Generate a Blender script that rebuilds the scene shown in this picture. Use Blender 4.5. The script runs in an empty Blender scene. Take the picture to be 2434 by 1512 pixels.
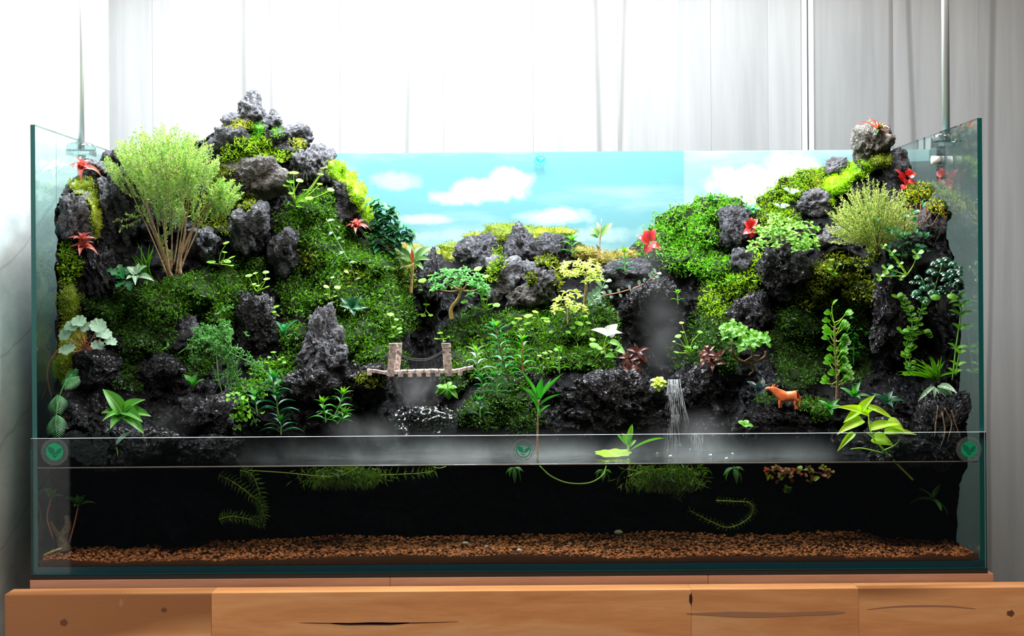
import bpy, bmesh, math, random
import numpy as np
from mathutils import Vector, Matrix, Euler, Quaternion

S = bpy.context.scene
COL = S.collection
R = math.radians

# ------------------------------------------------------------------ camera
FPX, CX, HY = 4204.0, 1217.0, 686.0          # focal length in pixels, principal point
CAMX, CAMY, CAMZ = 0.006, -2.23, 0.356
ROLL = R(0.40)
cam = bpy.data.cameras.new('camera')
cam.sensor_width = 36.0
cam.lens = FPX / 2434.0 * 36.0
cam.shift_y = -(756.0 - HY) / 2434.0
cam.clip_start = 0.05
cam_ob = bpy.data.objects.new('camera', cam)
COL.objects.link(cam_ob)
cam_ob.matrix_world = (Matrix.Translation((CAMX, CAMY, CAMZ)) @ Matrix.Rotation(R(90), 4, 'X')
                       @ Matrix.Rotation(-ROLL, 4, 'Z'))
S.camera = cam_ob

# ------------------------------------------------------------------ light
S.view_settings.view_transform = 'Standard'
S.view_settings.look = 'None'
S.view_settings.exposure = 0.0
S.view_settings.gamma = 1.0
S.view_settings.use_curve_mapping = False
wd = bpy.data.worlds.new('room_air')
S.world = wd
wd.use_nodes = True
wd.node_tree.nodes['Background'].inputs[0].default_value = (0.80, 0.88, 1.0, 1)
wd.node_tree.nodes['Background'].inputs[1].default_value = 0.045

def area_light(name, loc, target, sx, sy, power, color, parent=None, spread=180):
    l = bpy.data.lights.new(name, 'AREA')
    l.shape = 'RECTANGLE'; l.size = sx; l.size_y = sy
    l.energy = power; l.color = color; l.spread = R(spread)
    o = bpy.data.objects.new(name, l)
    COL.objects.link(o)
    o.location = loc
    d = (Vector(target) - Vector(loc)).normalized()
    o.rotation_euler = d.to_track_quat('-Z', 'Y').to_euler()
    if parent: o.parent = parent
    return o
# added area light for the room's ambient light, in front of and above the tank
area_light('room_fill_light', (0.30, -0.95, 2.15), (0.0, -0.2, 0.0), 0.9, 0.9, 56.0, (1.0, 0.88, 0.75))

S.cycles.use_denoising = True
S.cycles.max_bounces = 8
S.cycles.diffuse_bounces = 3
S.cycles.glossy_bounces = 3
S.cycles.transmission_bounces = 6
S.cycles.transparent_max_bounces = 24
S.cycles.volume_bounces = 0
S.cycles.volume_step_rate = 1.5
S.cycles.adaptive_threshold = 0.03
S.cycles.caustics_reflective = False
S.cycles.caustics_refractive = False
S.cycles.sample_clamp_indirect = 3.0

# ------------------------------------------------------------------ numbers
def W(px, py, y):
    """world point seen at pixel (px, py) of the 2434 x 1512 frame at depth y"""
    d = y - CAMY
    u, v = (px - CX) / FPX, -(py - HY) / FPX
    c, s = math.cos(ROLL), math.sin(ROLL)
    return Vector((CAMX + (u * c + v * s) * d, y, CAMZ + (-u * s + v * c) * d))
def Wn(px, py, y):
    d = y - CAMY
    u, v = (px - CX) / FPX, -(py - HY) / FPX
    c, s = math.cos(ROLL), math.sin(ROLL)
    return np.stack([CAMX + (u * c + v * s) * d, y, CAMZ + (-u * s + v * c) * d], -1)
def PX(n, y=0.15):
    return n * (y - CAMY) / FPX              # n pixels in metres at depth y

rng = np.random.default_rng(7)
rnd = random.Random(11)

def _h(i, j, k, seed):
    n = (i * 374761393 + j * 668265263 + k * 2147483647 + seed * 1274126177) & 0xFFFFFFFF
    n = ((n ^ (n >> 13)) * 1274126177) & 0xFFFFFFFF
    n = ((n ^ (n >> 16)) * 2246822519) & 0xFFFFFFFF
    return ((n ^ (n >> 15)) & 0xFFFF) / 32767.5 - 1.0
def vnoise(p, seed=0):
    p = np.asarray(p, dtype=np.float64)
    f = np.floor(p); i = f.astype(np.int64); t = p - f
    t = t * t * t * (t * (t * 6 - 15) + 10)
    x, y, z = i[..., 0], i[..., 1], i[..., 2]
    tx, ty, tz = t[..., 0], t[..., 1], t[..., 2]
    def L(a, b, w): return a + (b - a) * w
    r = []
    for dz in (0, 1):
        a = L(_h(x, y, z + dz, seed), _h(x + 1, y, z + dz, seed), tx)
        b = L(_h(x, y + 1, z + dz, seed), _h(x + 1, y + 1, z + dz, seed), tx)
        r.append(L(a, b, ty))
    return L(r[0], r[1], tz)
def fbm(p, o=4, seed=0, g=0.5, ridged=False):
    s, a, q = 0, 1.0, np.asarray(p, dtype=np.float64)
    tot = 0
    for k in range(o):
        n = vnoise(q, seed + k * 17)
        if ridged: n = 1 - 2 * np.abs(n)
        s = s + a * n; tot += a
        a *= g; q = q * 2.07 + 3.1
    return s / tot

# ------------------------------------------------------------------ objects
def tag(o, label=None, cat=None, group=None, kind=None):
    if label: o['label'] = label
    if cat: o['category'] = cat
    if group: o['group'] = group
    if kind: o['kind'] = kind
    return o
def thing(name, label, cat, loc=(0, 0, 0), group=None, kind=None):
    o = bpy.data.objects.new(name, None)
    o.empty_display_size = 0.01
    COL.objects.link(o)
    o.location = loc
    return tag(o, label, cat, group, kind)
def link(name, me, parent=None, mw=None):
    """world-space mesh (mw None) or a mesh placed by a world matrix, under a parent that is only translated"""
    o = bpy.data.objects.new(name, me)
    COL.objects.link(o)
    if mw is None: mw = Matrix.Identity(4)
    if parent is not None and parent.type == 'MESH':      # part of a part: the part's mesh is already in world space
        o.parent = parent; o.matrix_local = mw
    elif parent is not None:
        o.parent = parent
        o.matrix_local = Matrix.Translation(-parent.location) @ mw
    else:
        o.matrix_world = mw
    return o
def mesh(name, v, f, mats, smooth=True, mi=None):
    me = bpy.data.meshes.new(name)
    me.from_pydata([tuple(q) for q in v] if not isinstance(v, np.ndarray) else v.tolist(), [], f if isinstance(f, list) else f.tolist())
    for m in (mats if isinstance(mats, (list, tuple)) else [mats]): me.materials.append(m)
    if smooth: me.polygons.foreach_set('use_smooth', [True] * len(me.polygons))
    if mi is not None: me.polygons.foreach_set('material_index', mi)
    me.update()
    return me
class MB:
    def __init__(s): s.v = []; s.f = []; s.m = []; s.n = 0
    def add(s, v, f, mi=0):
        v = np.asarray(v, dtype=float)
        s.v.append(v)
        n = s.n
        s.f.extend([tuple(i + n for i in q) for q in f]); s.m.extend([mi] * len(f))
        s.n += len(v)
    def box(s, a, b, mi=0):
        x0, y0, z0 = a; x1, y1, z1 = b
        s.add([(x0, y0, z0), (x1, y0, z0), (x1, y1, z0), (x0, y1, z0), (x0, y0, z1), (x1, y0, z1), (x1, y1, z1), (x0, y1, z1)],
              [(3, 2, 1, 0), (4, 5, 6, 7), (0, 1, 5, 4), (1, 2, 6, 5), (2, 3, 7, 6), (3, 0, 4, 7)], mi)
    def tube(s, pts, r, n=6, mi=0, cap=True):
        pts = [Vector(p) for p in pts]
        k = len(pts)
        rr = r if isinstance(r, (list, tuple)) else [r] * k
        if len(rr) == 2 and k != 2: rr = [rr[0] + (rr[1] - rr[0]) * i / (k - 1) for i in range(k)]
        v = []; f = []
        t0 = (pts[1] - pts[0]).normalized()
        a = t0.orthogonal().normalized()
        for i, p in enumerate(pts):
            t = (pts[min(i + 1, k - 1)] - pts[max(i - 1, 0)]).normalized()
            a = (a - t * a.dot(t))
            a = a.normalized() if a.length > 1e-9 else t.orthogonal().normalized()
            b = t.cross(a)
            for j in range(n):
                th = 2 * math.pi * j / n
                v.append(p + (a * math.cos(th) + b * math.sin(th)) * rr[i])
        for i in range(k - 1):
            for j in range(n):
                f.append((i * n + j, i * n + (j + 1) % n, (i + 1) * n + (j + 1) % n, (i + 1) * n + j))
        if cap:
            f.append(tuple(range(n - 1, -1, -1))); f.append(tuple((k - 1) * n + j for j in range(n)))
        s.add([tuple(q) for q in v], f, mi)
    def me(s, name, mats, smooth=True):
        return mesh(name, np.concatenate(s.v), s.f, mats, smooth, s.m)
    def obj(s, name, mats, parent=None, smooth=True, mw=None):
        return link(name, s.me(name, mats, smooth), parent, mw)
def smoothline(pts, n=6):
    """Catmull-Rom through points"""
    P = [Vector(p) for p in pts]
    if len(P) < 3: return [P[0].lerp(P[-1], i / n) for i in range(n + 1)]
    Q = [P[0] * 2 - P[1]] + P + [P[-1] * 2 - P[-2]]
    out = []
    for i in range(1, len(Q) - 2):
        a, b, c, d = Q[i - 1], Q[i], Q[i + 1], Q[i + 2]
        for k in range(n):
            t = k / n
            out.append(0.5 * ((2 * b) + (c - a) * t + (2 * a - 5 * b + 4 * c - d) * t * t + (3 * b - a - 3 * c + d) * t ** 3))
    out.append(P[-1])
    return out

# ------------------------------------------------------------------ materials
class NT:
    def __init__(s, name):
        s.m = bpy.data.materials.new(name); s.m.use_nodes = True
        s.t = s.m.node_tree; s.t.nodes.clear()
        s.out = s.n('ShaderNodeOutputMaterial')
    def n(s, typ, **kw):
        nd = s.t.nodes.new(typ)
        for k, v in kw.items():
            if k[0] == 'i' and k[1:].isdigit(): nd.inputs[int(k[1:])].default_value = v
            elif k.startswith('in_'): nd.inputs[k[3:].replace('_', ' ')].default_value = v
            else: setattr(nd, k, v)
        return nd
    def l(s, a, b): s.t.links.new(a, b)
    def noise(s, vec, scale, detail=4, rough=0.5, dist=0):
        nd = s.n('ShaderNodeTexNoise')
        nd.inputs['Scale'].default_value = scale; nd.inputs['Detail'].default_value = detail
        nd.inputs['Roughness'].default_value = rough; nd.inputs['Distortion'].default_value = dist
        if vec is not None: s.l(vec, nd.inputs['Vector'])
        return nd
    def ramp(s, fac, stops, interp='LINEAR'):
        nd = s.n('ShaderNodeValToRGB'); cr = nd.color_ramp; cr.interpolation = interp
        while len(cr.elements) < len(stops): cr.elements.new(0.5)
        for e, (p, c) in zip(cr.elements, stops):
            e.position = p; e.color = (*c, 1) if len(c) == 3 else c
        s.l(fac, nd.inputs[0])
        return nd.outputs[0]
    def mix(s, fac, a, b, mode='MIX'):
        nd = s.n('ShaderNodeMix', data_type='RGBA', blend_type=mode)
        for sock, val in ((nd.inputs[0], fac), (nd.inputs[6], a), (nd.inputs[7], b)):
            if hasattr(val, 'links') or hasattr(val, 'is_linked'): s.l(val, sock)
            else: sock.default_value = val if not isinstance(val, tuple) else ((*val, 1) if len(val) == 3 else val)
        return nd.outputs[2]
    def math(s, op, a, b=None, c=None):
        nd = s.n('ShaderNodeMath', operation=op)
        for i, val in enumerate((a, b, c)):
            if val is None: continue
            if hasattr(val, 'is_linked'): s.l(val, nd.inputs[i])
            else: nd.inputs[i].default_value = val
        return nd.outputs[0]
    def map(s, vec, scale=(1, 1, 1), rot=(0, 0, 0), loc=(0, 0, 0)):
        nd = s.n('ShaderNodeMapping')
        nd.inputs['Scale'].default_value = scale; nd.inputs['Rotation'].default_value = rot; nd.inputs['Location'].default_value = loc
        s.l(vec, nd.inputs['Vector'])
        return nd.outputs[0]
    def pos(s): return s.n('ShaderNodeNewGeometry').outputs['Position']
    def bump(s, h, strength=0.5, dist=0.002, normal=None):
        nd = s.n('ShaderNodeBump'); nd.inputs['Strength'].default_value = strength; nd.inputs['Distance'].default_value = dist
        s.l(h, nd.inputs['Height'])
        if normal is not None: s.l(normal, nd.inputs['Normal'])
        return nd.outputs[0]
    def pbr(s, color=None, rough=0.5, spec=0.5, metal=0, normal=None, **kw):
        nd = s.n('ShaderNodeBsdfPrincipled')
        for nm, val in (('Base Color', color), ('Roughness', rough), ('Specular IOR Level', spec), ('Metallic', metal)):
            if val is None: continue
            if hasattr(val, 'is_linked'): s.l(val, nd.inputs[nm])
            else: nd.inputs[nm].default_value = (*val, 1) if isinstance(val, tuple) and len(val) == 3 else val
        for k, val in kw.items(): nd.inputs[k.replace('_', ' ')].default_value = val
        if normal is not None: s.l(normal, nd.inputs['Normal'])
        return nd.outputs[0]
    def done(s, shader, socket='Surface'):
        s.l(shader, s.out.inputs[socket]); return s.m

def simple(name, color, rough=0.5, spec=0.5, metal=0, **kw):
    t = NT(name); return t.done(t.pbr(color, rough, spec, metal, **kw))
def leafmat(name, c1, c2, rough=0.35, trans=0.35, isl=False, stripe=None, spec=0.5, tcol=None):
    """green leaf: colour varies from leaf to leaf, some light passes through"""
    t = NT(name)
    if isl: r = t.n('ShaderNodeNewGeometry').outputs['Random Per Island']
    else: r = t.n('ShaderNodeObjectInfo').outputs['Random']
    col = t.ramp(r, [(0.0, c1), (1.0, c2)])
    nz = t.noise(t.pos(), 90, 2)
    col = t.mix(t.math('MULTIPLY', nz.outputs[0], 0.55), col, tuple(0.45 * c for c in c1))
    if stripe:
        uv = t.n('ShaderNodeTexCoord').outputs['Generated']
        kind, sc = stripe
        if kind == 'veins':            # pale veins running out from the midrib
            sx = t.n('ShaderNodeSeparateXYZ'); t.l(uv, sx.inputs[0])
            ax = t.math('ABSOLUTE', t.math('SUBTRACT', sx.outputs[0], 0.5))
            ph = t.math('MULTIPLY', t.math('SUBTRACT', sx.outputs[1], t.math('MULTIPLY', ax, 0.7)), 44.0)
            st = t.math('GREATER_THAN', t.math('SINE', ph), 0.35)
            mid = t.math('LESS_THAN', ax, 0.045)
            col = t.mix(t.math('MULTIPLY', t.math('MAXIMUM', st, mid), 0.8), col, sc)
        elif kind == 'ribs':
            sx = t.n('ShaderNodeSeparateXYZ'); t.l(uv, sx.inputs[0])
            ax = t.math('ABSOLUTE', t.math('SUBTRACT', sx.outputs[0], 0.5))
            ph = t.math('MULTIPLY', t.math('SUBTRACT', sx.outputs[1], t.math('MULTIPLY', ax, 0.35)), 100.0)
            st = t.math('GREATER_THAN', t.math('SINE', ph), 0.5)
            col = t.mix(t.math('MULTIPLY', st, 0.75), col, sc)
        elif kind == 'mid':
            sx = t.n('ShaderNodeSeparateXYZ'); t.l(uv, sx.inputs[0])
            ax = t.math('ABSOLUTE', t.math('SUBTRACT', sx.outputs[0], 0.5))
            col = t.mix(t.math('MULTIPLY', t.math('LESS_THAN', ax, 0.05), 0.7), col, sc)
        elif kind == 'radial':         # veins fanning out from the stalk
            sx = t.n('ShaderNodeSeparateXYZ'); t.l(uv, sx.inputs[0])
            an = t.math('ARCTAN2', t.math('SUBTRACT', sx.outputs[0], 0.5), t.math('SUBTRACT', sx.outputs[1], 0.22))
            st = t.math('GREATER_THAN', t.math('SINE', t.math('MULTIPLY', an, 15.0)), 0.80)
            col = t.mix(t.math('MULTIPLY', st, 0.38), col, sc)
        elif kind == 'blotch':
            v = t.n('ShaderNodeTexVoronoi', feature='DISTANCE_TO_EDGE'); v.inputs['Scale'].default_value = 7; t.l(uv, v.inputs['Vector'])
            col = t.mix(t.math('LESS_THAN', v.outputs[0], 0.06), col, sc)
    p = t.pbr(col, rough, spec)
    tr = t.n('ShaderNodeBsdfTranslucent')
    hs = t.n('ShaderNodeHueSaturation'); hs.inputs['Value'].default_value = 1.5; hs.inputs['Saturation'].default_value = 1.1
    t.l(col, hs.inputs['Color']); t.l(hs.outputs[0], tr.inputs[0])
    mx = t.n('ShaderNodeMixShader'); mx.inputs[0].default_value = trans
    t.l(p, mx.inputs[1]); t.l(tr.outputs[0], mx.inputs[2])
    return t.done(mx.outputs[0])
def rockmat(name, c1, c2, rough, bump, spec=0.5, fine=260, tint=None):
    """porous lava: pits and knobs at several sizes, colour mottled at the same sizes"""
    t = NT(name); p = t.pos()
    n0 = t.noise(p, 30, 4, 0.6); n1 = t.noise(p, 110, 5, 0.7, 0.6); n2 = t.noise(p, fine * 1.6, 3, 0.7)
    v = t.n('ShaderNodeTexVoronoi'); v.inputs['Scale'].default_value = 230
    ds = t.n('ShaderNodeVectorMath', operation='ADD'); t.l(p, ds.inputs[0])
    sc = t.n('ShaderNodeVectorMath', operation='SCALE'); t.l(n1.outputs['Color'], sc.inputs[0]); sc.inputs['Scale'].default_value = 0.006; t.l(sc.outputs[0], ds.inputs[1])
    t.l(ds.outputs[0], v.inputs['Vector'])
    mot = t.math('ADD', t.math('MULTIPLY', n0.outputs[0], 0.35), t.math('MULTIPLY', n1.outputs[0], 0.65))
    col = t.ramp(mot, [(0.36, c1), (0.52, tuple((a + b) / 2.6 for a, b in zip(c1, c2))), (0.66, c2)])
    if tint: col = t.mix(t.ramp(t.noise(p, 14, 3).outputs[0], [(0.5, (0, 0, 0)), (0.7, (1, 1, 1))]), col, tint)
    h = t.math('ADD', t.math('MULTIPLY', n1.outputs[0], 2.2), t.math('MULTIPLY', v.outputs[0], 0.8))
    h = t.math('ADD', h, t.math('MULTIPLY', n2.outputs[0], 0.55))
    return t.done(t.pbr(col, rough, spec, 0, t.bump(h, bump, 0.0055)))
def glassmat(name, tint, base=0.04, power=5.0, rough=0.0, gcol=(1, 1, 1)):
    """clear sheet: what lies behind shows through, the gloss grows towards grazing angles"""
    t = NT(name)
    lw = t.n('ShaderNodeLayerWeight'); lw.inputs[0].default_value = 0.5
    f = t.math('ADD', t.math('MULTIPLY', t.math('POWER', lw.outputs['Facing'], power), 1 - base), base)
    tr = t.n('ShaderNodeBsdfTransparent'); tr.inputs[0].default_value = (*tint, 1)
    gl = t.n('ShaderNodeBsdfGlossy'); gl.inputs['Roughness'].default_value = rough; gl.inputs[0].default_value = (*gcol, 1)
    mx = t.n('ShaderNodeMixShader'); t.l(f, mx.inputs[0]); t.l(tr.outputs[0], mx.inputs[1]); t.l(gl.outputs[0], mx.inputs[2])
    return t.done(mx.outputs[0]), t, gl, f
def woodmat(name, c1, c2, c3, along='X', scale=1.0, rough=0.5):
    t = NT(name); p = t.pos()
    oi = t.n('ShaderNodeObjectInfo')
    off = t.n('ShaderNodeVectorMath', operation='ADD'); t.l(p, off.inputs[0])
    sc = t.n('ShaderNodeVectorMath', operation='SCALE'); sc.inputs[0].default_value = (3.1, 1.7, 2.3); t.l(oi.outputs['Random'], sc.inputs['Scale'])
    t.l(sc.outputs[0], off.inputs[1]); q = off.outputs[0]
    a = {'X': (1.6, 12, 12), 'Z': (12, 12, 1.0)}[along]
    a = tuple(k * scale for k in a)
    n1 = t.noise(t.map(q, a), 2.2, 6, 0.6, 0.8)
    n2 = t.noise(t.map(q, tuple(k * 6 for k in a)), 3.0, 3, 0.6)
    n3 = t.noise(t.map(q, tuple(k * 0.5 for k in a)), 1.5, 2, 0.5)
    col = t.ramp(n1.outputs[0], [(0.32, c1), (0.5, c2), (0.7, c3)])
    col = t.mix(t.math('MULTIPLY', n2.outputs[0], 0.35), col, tuple(0.6 * k for k in c1))
    col = t.mix(t.ramp(n3.outputs[0], [(0.62, (0, 0, 0)), (0.72, (1, 1, 1))]), col, tuple(0.55 * k for k in c1))
    br = t.math('ADD', t.math('MULTIPLY', oi.outputs['Random'], 0.14), 0.95)
    hs = t.n('ShaderNodeHueSaturation'); t.l(br, hs.inputs['Value']); t.l(col, hs.inputs['Color'])
    return t.done(t.pbr(hs.outputs[0], rough, 0.35, 0, t.bump(n2.outputs[0], 0.15, 0.001)))
# ================================================================== the setting
ZW = 0.1337                                   # water level
WALL_Y, WALL_X = 0.70, -0.660

def wallmat(name, horizontal=False):
    t = NT(name); p = t.pos(); K = 2.3 if horizontal else 0.80  # side wall colour raised to stand in for light missing on it
    oi = t.n('ShaderNodeObjectInfo')
    sc = t.n('ShaderNodeVectorMath', operation='SCALE'); sc.inputs[0].default_value = (5.3, 3.7, 7.1); t.l(oi.outputs['Random'], sc.inputs['Scale'])
    ad = t.n('ShaderNodeVectorMath', operation='ADD'); t.l(p, ad.inputs[0]); t.l(sc.outputs[0], ad.inputs[1]); q = ad.outputs[0]
    m = (1, 3.0, 9) if horizontal else (14, 14, 0.8)
    n1 = t.noise(t.map(q, m), 3.0, 5, 0.6, 0.6)
    n2 = t.noise(t.map(q, tuple(k * 7 for k in m)), 3.0, 3, 0.6)
    w = t.n('ShaderNodeTexWave'); w.bands_direction = 'Z' if horizontal else 'X'
    w.inputs['Scale'].default_value = 2.6 if horizontal else 1.9
    w.inputs['Distortion'].default_value = 2.4; w.inputs['Detail'].default_value = 2; w.inputs['Detail Scale'].default_value = 1.4
    t.l(t.map(q, (1, 1.4, 1) if horizontal else (1, 1, 0.22), (R(-12), 0, 0) if horizontal else (0, 0, 0)), w.inputs['Vector'])
    vein = t.ramp(w.outputs['Fac'], [(0.0, (1, 1, 1)), (0.005 if horizontal else 0.012, (0, 0, 0))])
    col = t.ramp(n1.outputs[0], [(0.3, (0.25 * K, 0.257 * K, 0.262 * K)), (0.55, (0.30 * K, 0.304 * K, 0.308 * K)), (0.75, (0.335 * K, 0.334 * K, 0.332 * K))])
    col = t.mix(t.math('MULTIPLY', n2.outputs[0], 0.25), col, (0.19, 0.19, 0.19))
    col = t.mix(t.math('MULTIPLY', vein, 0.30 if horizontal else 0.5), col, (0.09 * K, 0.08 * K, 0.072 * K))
    br = t.math('ADD', t.math('MULTIPLY', oi.outputs['Random'], 0.17), 0.89)
    hs = t.n('ShaderNodeHueSaturation'); t.l(br, hs.inputs['Value']); t.l(col, hs.inputs['Color'])
    return t.done(t.pbr(hs.outputs[0], 0.5, 0.3))
M_wall = wallmat('pale_wood_panel')
M_wall_l = wallmat('pale_wood_panel_side_lit', True)
M_chrome = simple('chrome', (0.86, 0.89, 0.94), 0.30, 0.5, 0.45)
M_dark = simple('dark_gap', (0.05, 0.05, 0.055), 0.8)

def wx(px): return W(px, 700, WALL_Y).x
# back wall: panels side by side, thin joints between
wall = thing('wall_back', 'white wood-veined panelled wall behind the tank', 'wall', (0, WALL_Y, 0), kind='structure')
MB_ = MB(); MB_.box((WALL_X, WALL_Y + 0.014, -1.0), (1.6, WALL_Y + 0.03, 2.2)); MB_.obj('wall_core', M_dark, wall, False)
edges = [262, 366, 633, 811, 1057, 1270, 1472, 1693, 1829, 1908]
edges2 = [1938, 2126, 2330, 2540, 2760, 2980, 3200, 3420]
for E in (edges, edges2):
    for i in range(len(E) - 1):
        b = MB(); b.box((wx(E[i]) + 0.0001 if i else wx(E[i]), WALL_Y + (0.0006 if i % 2 else 0.0), -1.0), (wx(E[i + 1]) - 0.0001, WALL_Y + 0.014, 2.2))
        b.obj('panel', M_wall, wall, False)
# chrome joint strip
t = thing('trim_1', 'chrome joint strip running up the white panelled wall', 'trim', (wx(1923), WALL_Y, 0), kind='structure')
b = MB()
b.box((wx(1909), WALL_Y - 0.004, -1.0), (wx(1921), WALL_Y + 0.012, 2.2)); b.obj('strip', M_chrome, t, False)
b = MB(); b.box((wx(1925), WALL_Y - 0.003, -1.0), (wx(1937), WALL_Y + 0.012, 2.2)); b.obj('strip', M_chrome, t, False)
b = MB(); b.box((wx(1921), WALL_Y, -1.0), (wx(1925), WALL_Y + 0.012, 2.2)); b.obj('groove', M_dark, t, False)
# left wall
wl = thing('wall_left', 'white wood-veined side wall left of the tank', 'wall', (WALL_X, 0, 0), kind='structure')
yj = 0.666 * FPX / (1217 - 135) + CAMY  # soft reflection line on this wall, built as a panel joint
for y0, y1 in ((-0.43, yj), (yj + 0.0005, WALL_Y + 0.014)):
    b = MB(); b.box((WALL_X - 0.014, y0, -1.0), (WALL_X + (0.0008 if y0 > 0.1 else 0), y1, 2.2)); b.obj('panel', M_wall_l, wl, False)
# floor and ceiling of the room, out of view
b = MB(); b.box((-0.7, -4.0, -1.02), (3.0, 0.75, -1.0)); tag(b.obj('floor', simple('floor_tile', (0.25, 0.24, 0.22), 0.5), None, False), 'grey tiled floor of the room', 'floor', kind='structure')

# ------------------------------------------------------------------ stand
M_wood = woodmat('warm_pine', (0.66, 0.27, 0.10), (0.82, 0.37, 0.15), (0.92, 0.50, 0.24))
M_wood2 = woodmat('dull_pine', (0.38, 0.20, 0.13), (0.48, 0.27, 0.18), (0.58, 0.35, 0.25))
st = thing('tank_stand', 'warm brown wooden stand under the tank, thick plank across its front', 'stand', (0, 0, -0.017))
def bevbox(a, b_, r):
    """box whose edges are rounded off"""
    bm = bmesh.new(); bmesh.ops.create_cube(bm, size=1)
    for v in bm.verts:
        v.co = Vector([(a[i] + b_[i]) / 2 + v.co[i] * (b_[i] - a[i]) for i in range(3)])
    bmesh.ops.bevel(bm, geom=bm.edges[:], offset=r, segments=2, affect='EDGES', profile=0.6)
    me = bpy.data.meshes.new('plank'); bm.to_mesh(me); bm.free()
    return me
def bx(px): return CAMX + (px - CX) * 2.18 / FPX
fx = [5, 497, 1638, 2036, 2520, 3000]
for i in range(len(fx) - 1):
    me = bevbox((bx(fx[i]), -0.05, -0.24), (bx(fx[i + 1]), -0.010, -0.0165), 0.0018 if i == 0 else 0.0009)
    me.materials.append(M_wood); link('front_plank', me, st)
M_knot = simple('wood_knot', (0.16, 0.055, 0.025), 0.7); M_crack = simple('wood_crack', (0.035, 0.012, 0.008), 0.9); M_streak = simple('wood_streak', (0.42, 0.20, 0.11), 0.6)
def mark(name, px, py, rx, ry, m, bend=0.0):
    """knot or crack: a thin lens of darker wood set in the plank face"""
    c = W(px, py, -0.05); k = PX(1, -0.05); n_ = 24; vs = []
    for d in (-0.0502, -0.0490):
        for i in range(n_):
            a = 2 * math.pi * i / n_; q = abs(math.cos(a))
            x = rx * math.cos(a); z = ry * math.sin(a) * (1 + 0.25 * math.sin(5 * a + px)) + bend * (x / rx) ** 2
            vs.append((c.x + x * k, d, c.z + z * k))
    f = [tuple(range(n_))] + [(i, i + n_, (i + 1) % n_ + n_, (i + 1) % n_) for i in range(n_)]
    link(name, mesh(name, vs, f, m, False), st)
mark('crack', 880, 1483, 95, 3.2, M_crack, 1.5); mark('crack', 900, 1482, 190, 1.4, M_knot, 3)
mark('knot', 152, 1480, 9, 8, M_knot); mark('knot', 390, 1450, 7, 5, M_knot); mark('knot', 1642, 1424, 4, 13, M_crack); mark('knot', 2402, 1458, 9, 7, M_knot); mark('knot', 288, 1434, 5, 9, M_streak)
mark('streak', 1820, 1461, 190, 6, M_streak, 4); mark('streak', 2190, 1440, 130, 2, M_streak, -8)
for a, c in ((-0.603, -0.15), (-0.1498, 0.25), (0.2502, 0.609)):
    me = bevbox((a, -0.006, -0.045), (c, 0.52, -0.0065), 0.001); me.materials.append(M_wood2); link('top_board', me, st)
for x in (-0.57, 0.57):
    me = bevbox((x - 0.03, 0.02, -1.0), (x + 0.03, 0.08, -0.045), 0.002); me.materials.append(M_wood2); link('leg', me, st)
    me = bevbox((x - 0.03, 0.44, -1.0), (x + 0.03, 0.50, -0.045), 0.002); me.materials.append(M_wood2); link('leg', me, st)
b = MB(); b.box((-0.602, -0.0055, -0.0062), (0.602, 0.51, -0.0002))
tag(b.obj('rubber_mat', simple('black_rubber', (0.012, 0.012, 0.014), 0.8), None, False), 'thin black rubber mat between the glass tank and the wooden stand', 'mat')

# ------------------------------------------------------------------ glass tank
M_glass = glassmat('clear_glass', (0.93, 0.97, 0.965), 0.022)[0]
M_glass_side = glassmat('clear_glass_side', (0.72, 0.86, 0.84), 0.03)[0]
M_edge = simple('green_glass_edge', (0.006, 0.092, 0.085), 0.25, 0.5)
M_edge_dark = simple('blue_glass_edge', (0.01, 0.055, 0.08), 0.2, 0.6)
M_edge_top = simple('lit_glass_rim', (0.62, 0.68, 0.74), 0.3, 0.8)  # pale colour stands in for lamp light on the front pane's top edge
TW, TH, TD, TF = 0.600, 0.567, 0.500, 0.1714
tank = thing('glass_tank', 'wide open-topped glass tank with a low front pane', 'tank', (0, 0, 0))
def pane(name, a, b_, mats, mi):
    m = MB(); m.box(a, b_)
    o = m.obj(name, mats, tank, False)
    for p, k in zip(o.data.polygons, mi): p.material_index = k      # bottom, top, front, right, back, left
    return o
pane('base_pane', (-TW, 0, 0), (TW, TD, 0.009), [M_glass, M_edge_dark], (1, 0, 1, 1, 1, 1))
pane('front_pane', (-TW - 0.001, -0.006, 0.0), (TW + 0.001, -0.0002, TF), [M_glass, M_edge, M_edge_top], (1, 2, 0, 1, 0, 1))
pane('back_pane', (-TW, TD - 0.006, 0.0092), (TW, TD, TH), [M_glass, M_edge], (1, 0, 0, 1, 0, 1))
for sx in (-1, 1):
    x0, x1 = sorted((sx * TW, sx * (TW - 0.006)))
    pane('side_pane', (x0, 0, 0.0092), (x1, TD - 0.0062, TH), [M_glass_side, M_edge, M_edge_dark], (1, 1, 1, 0, 1, 0))

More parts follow.
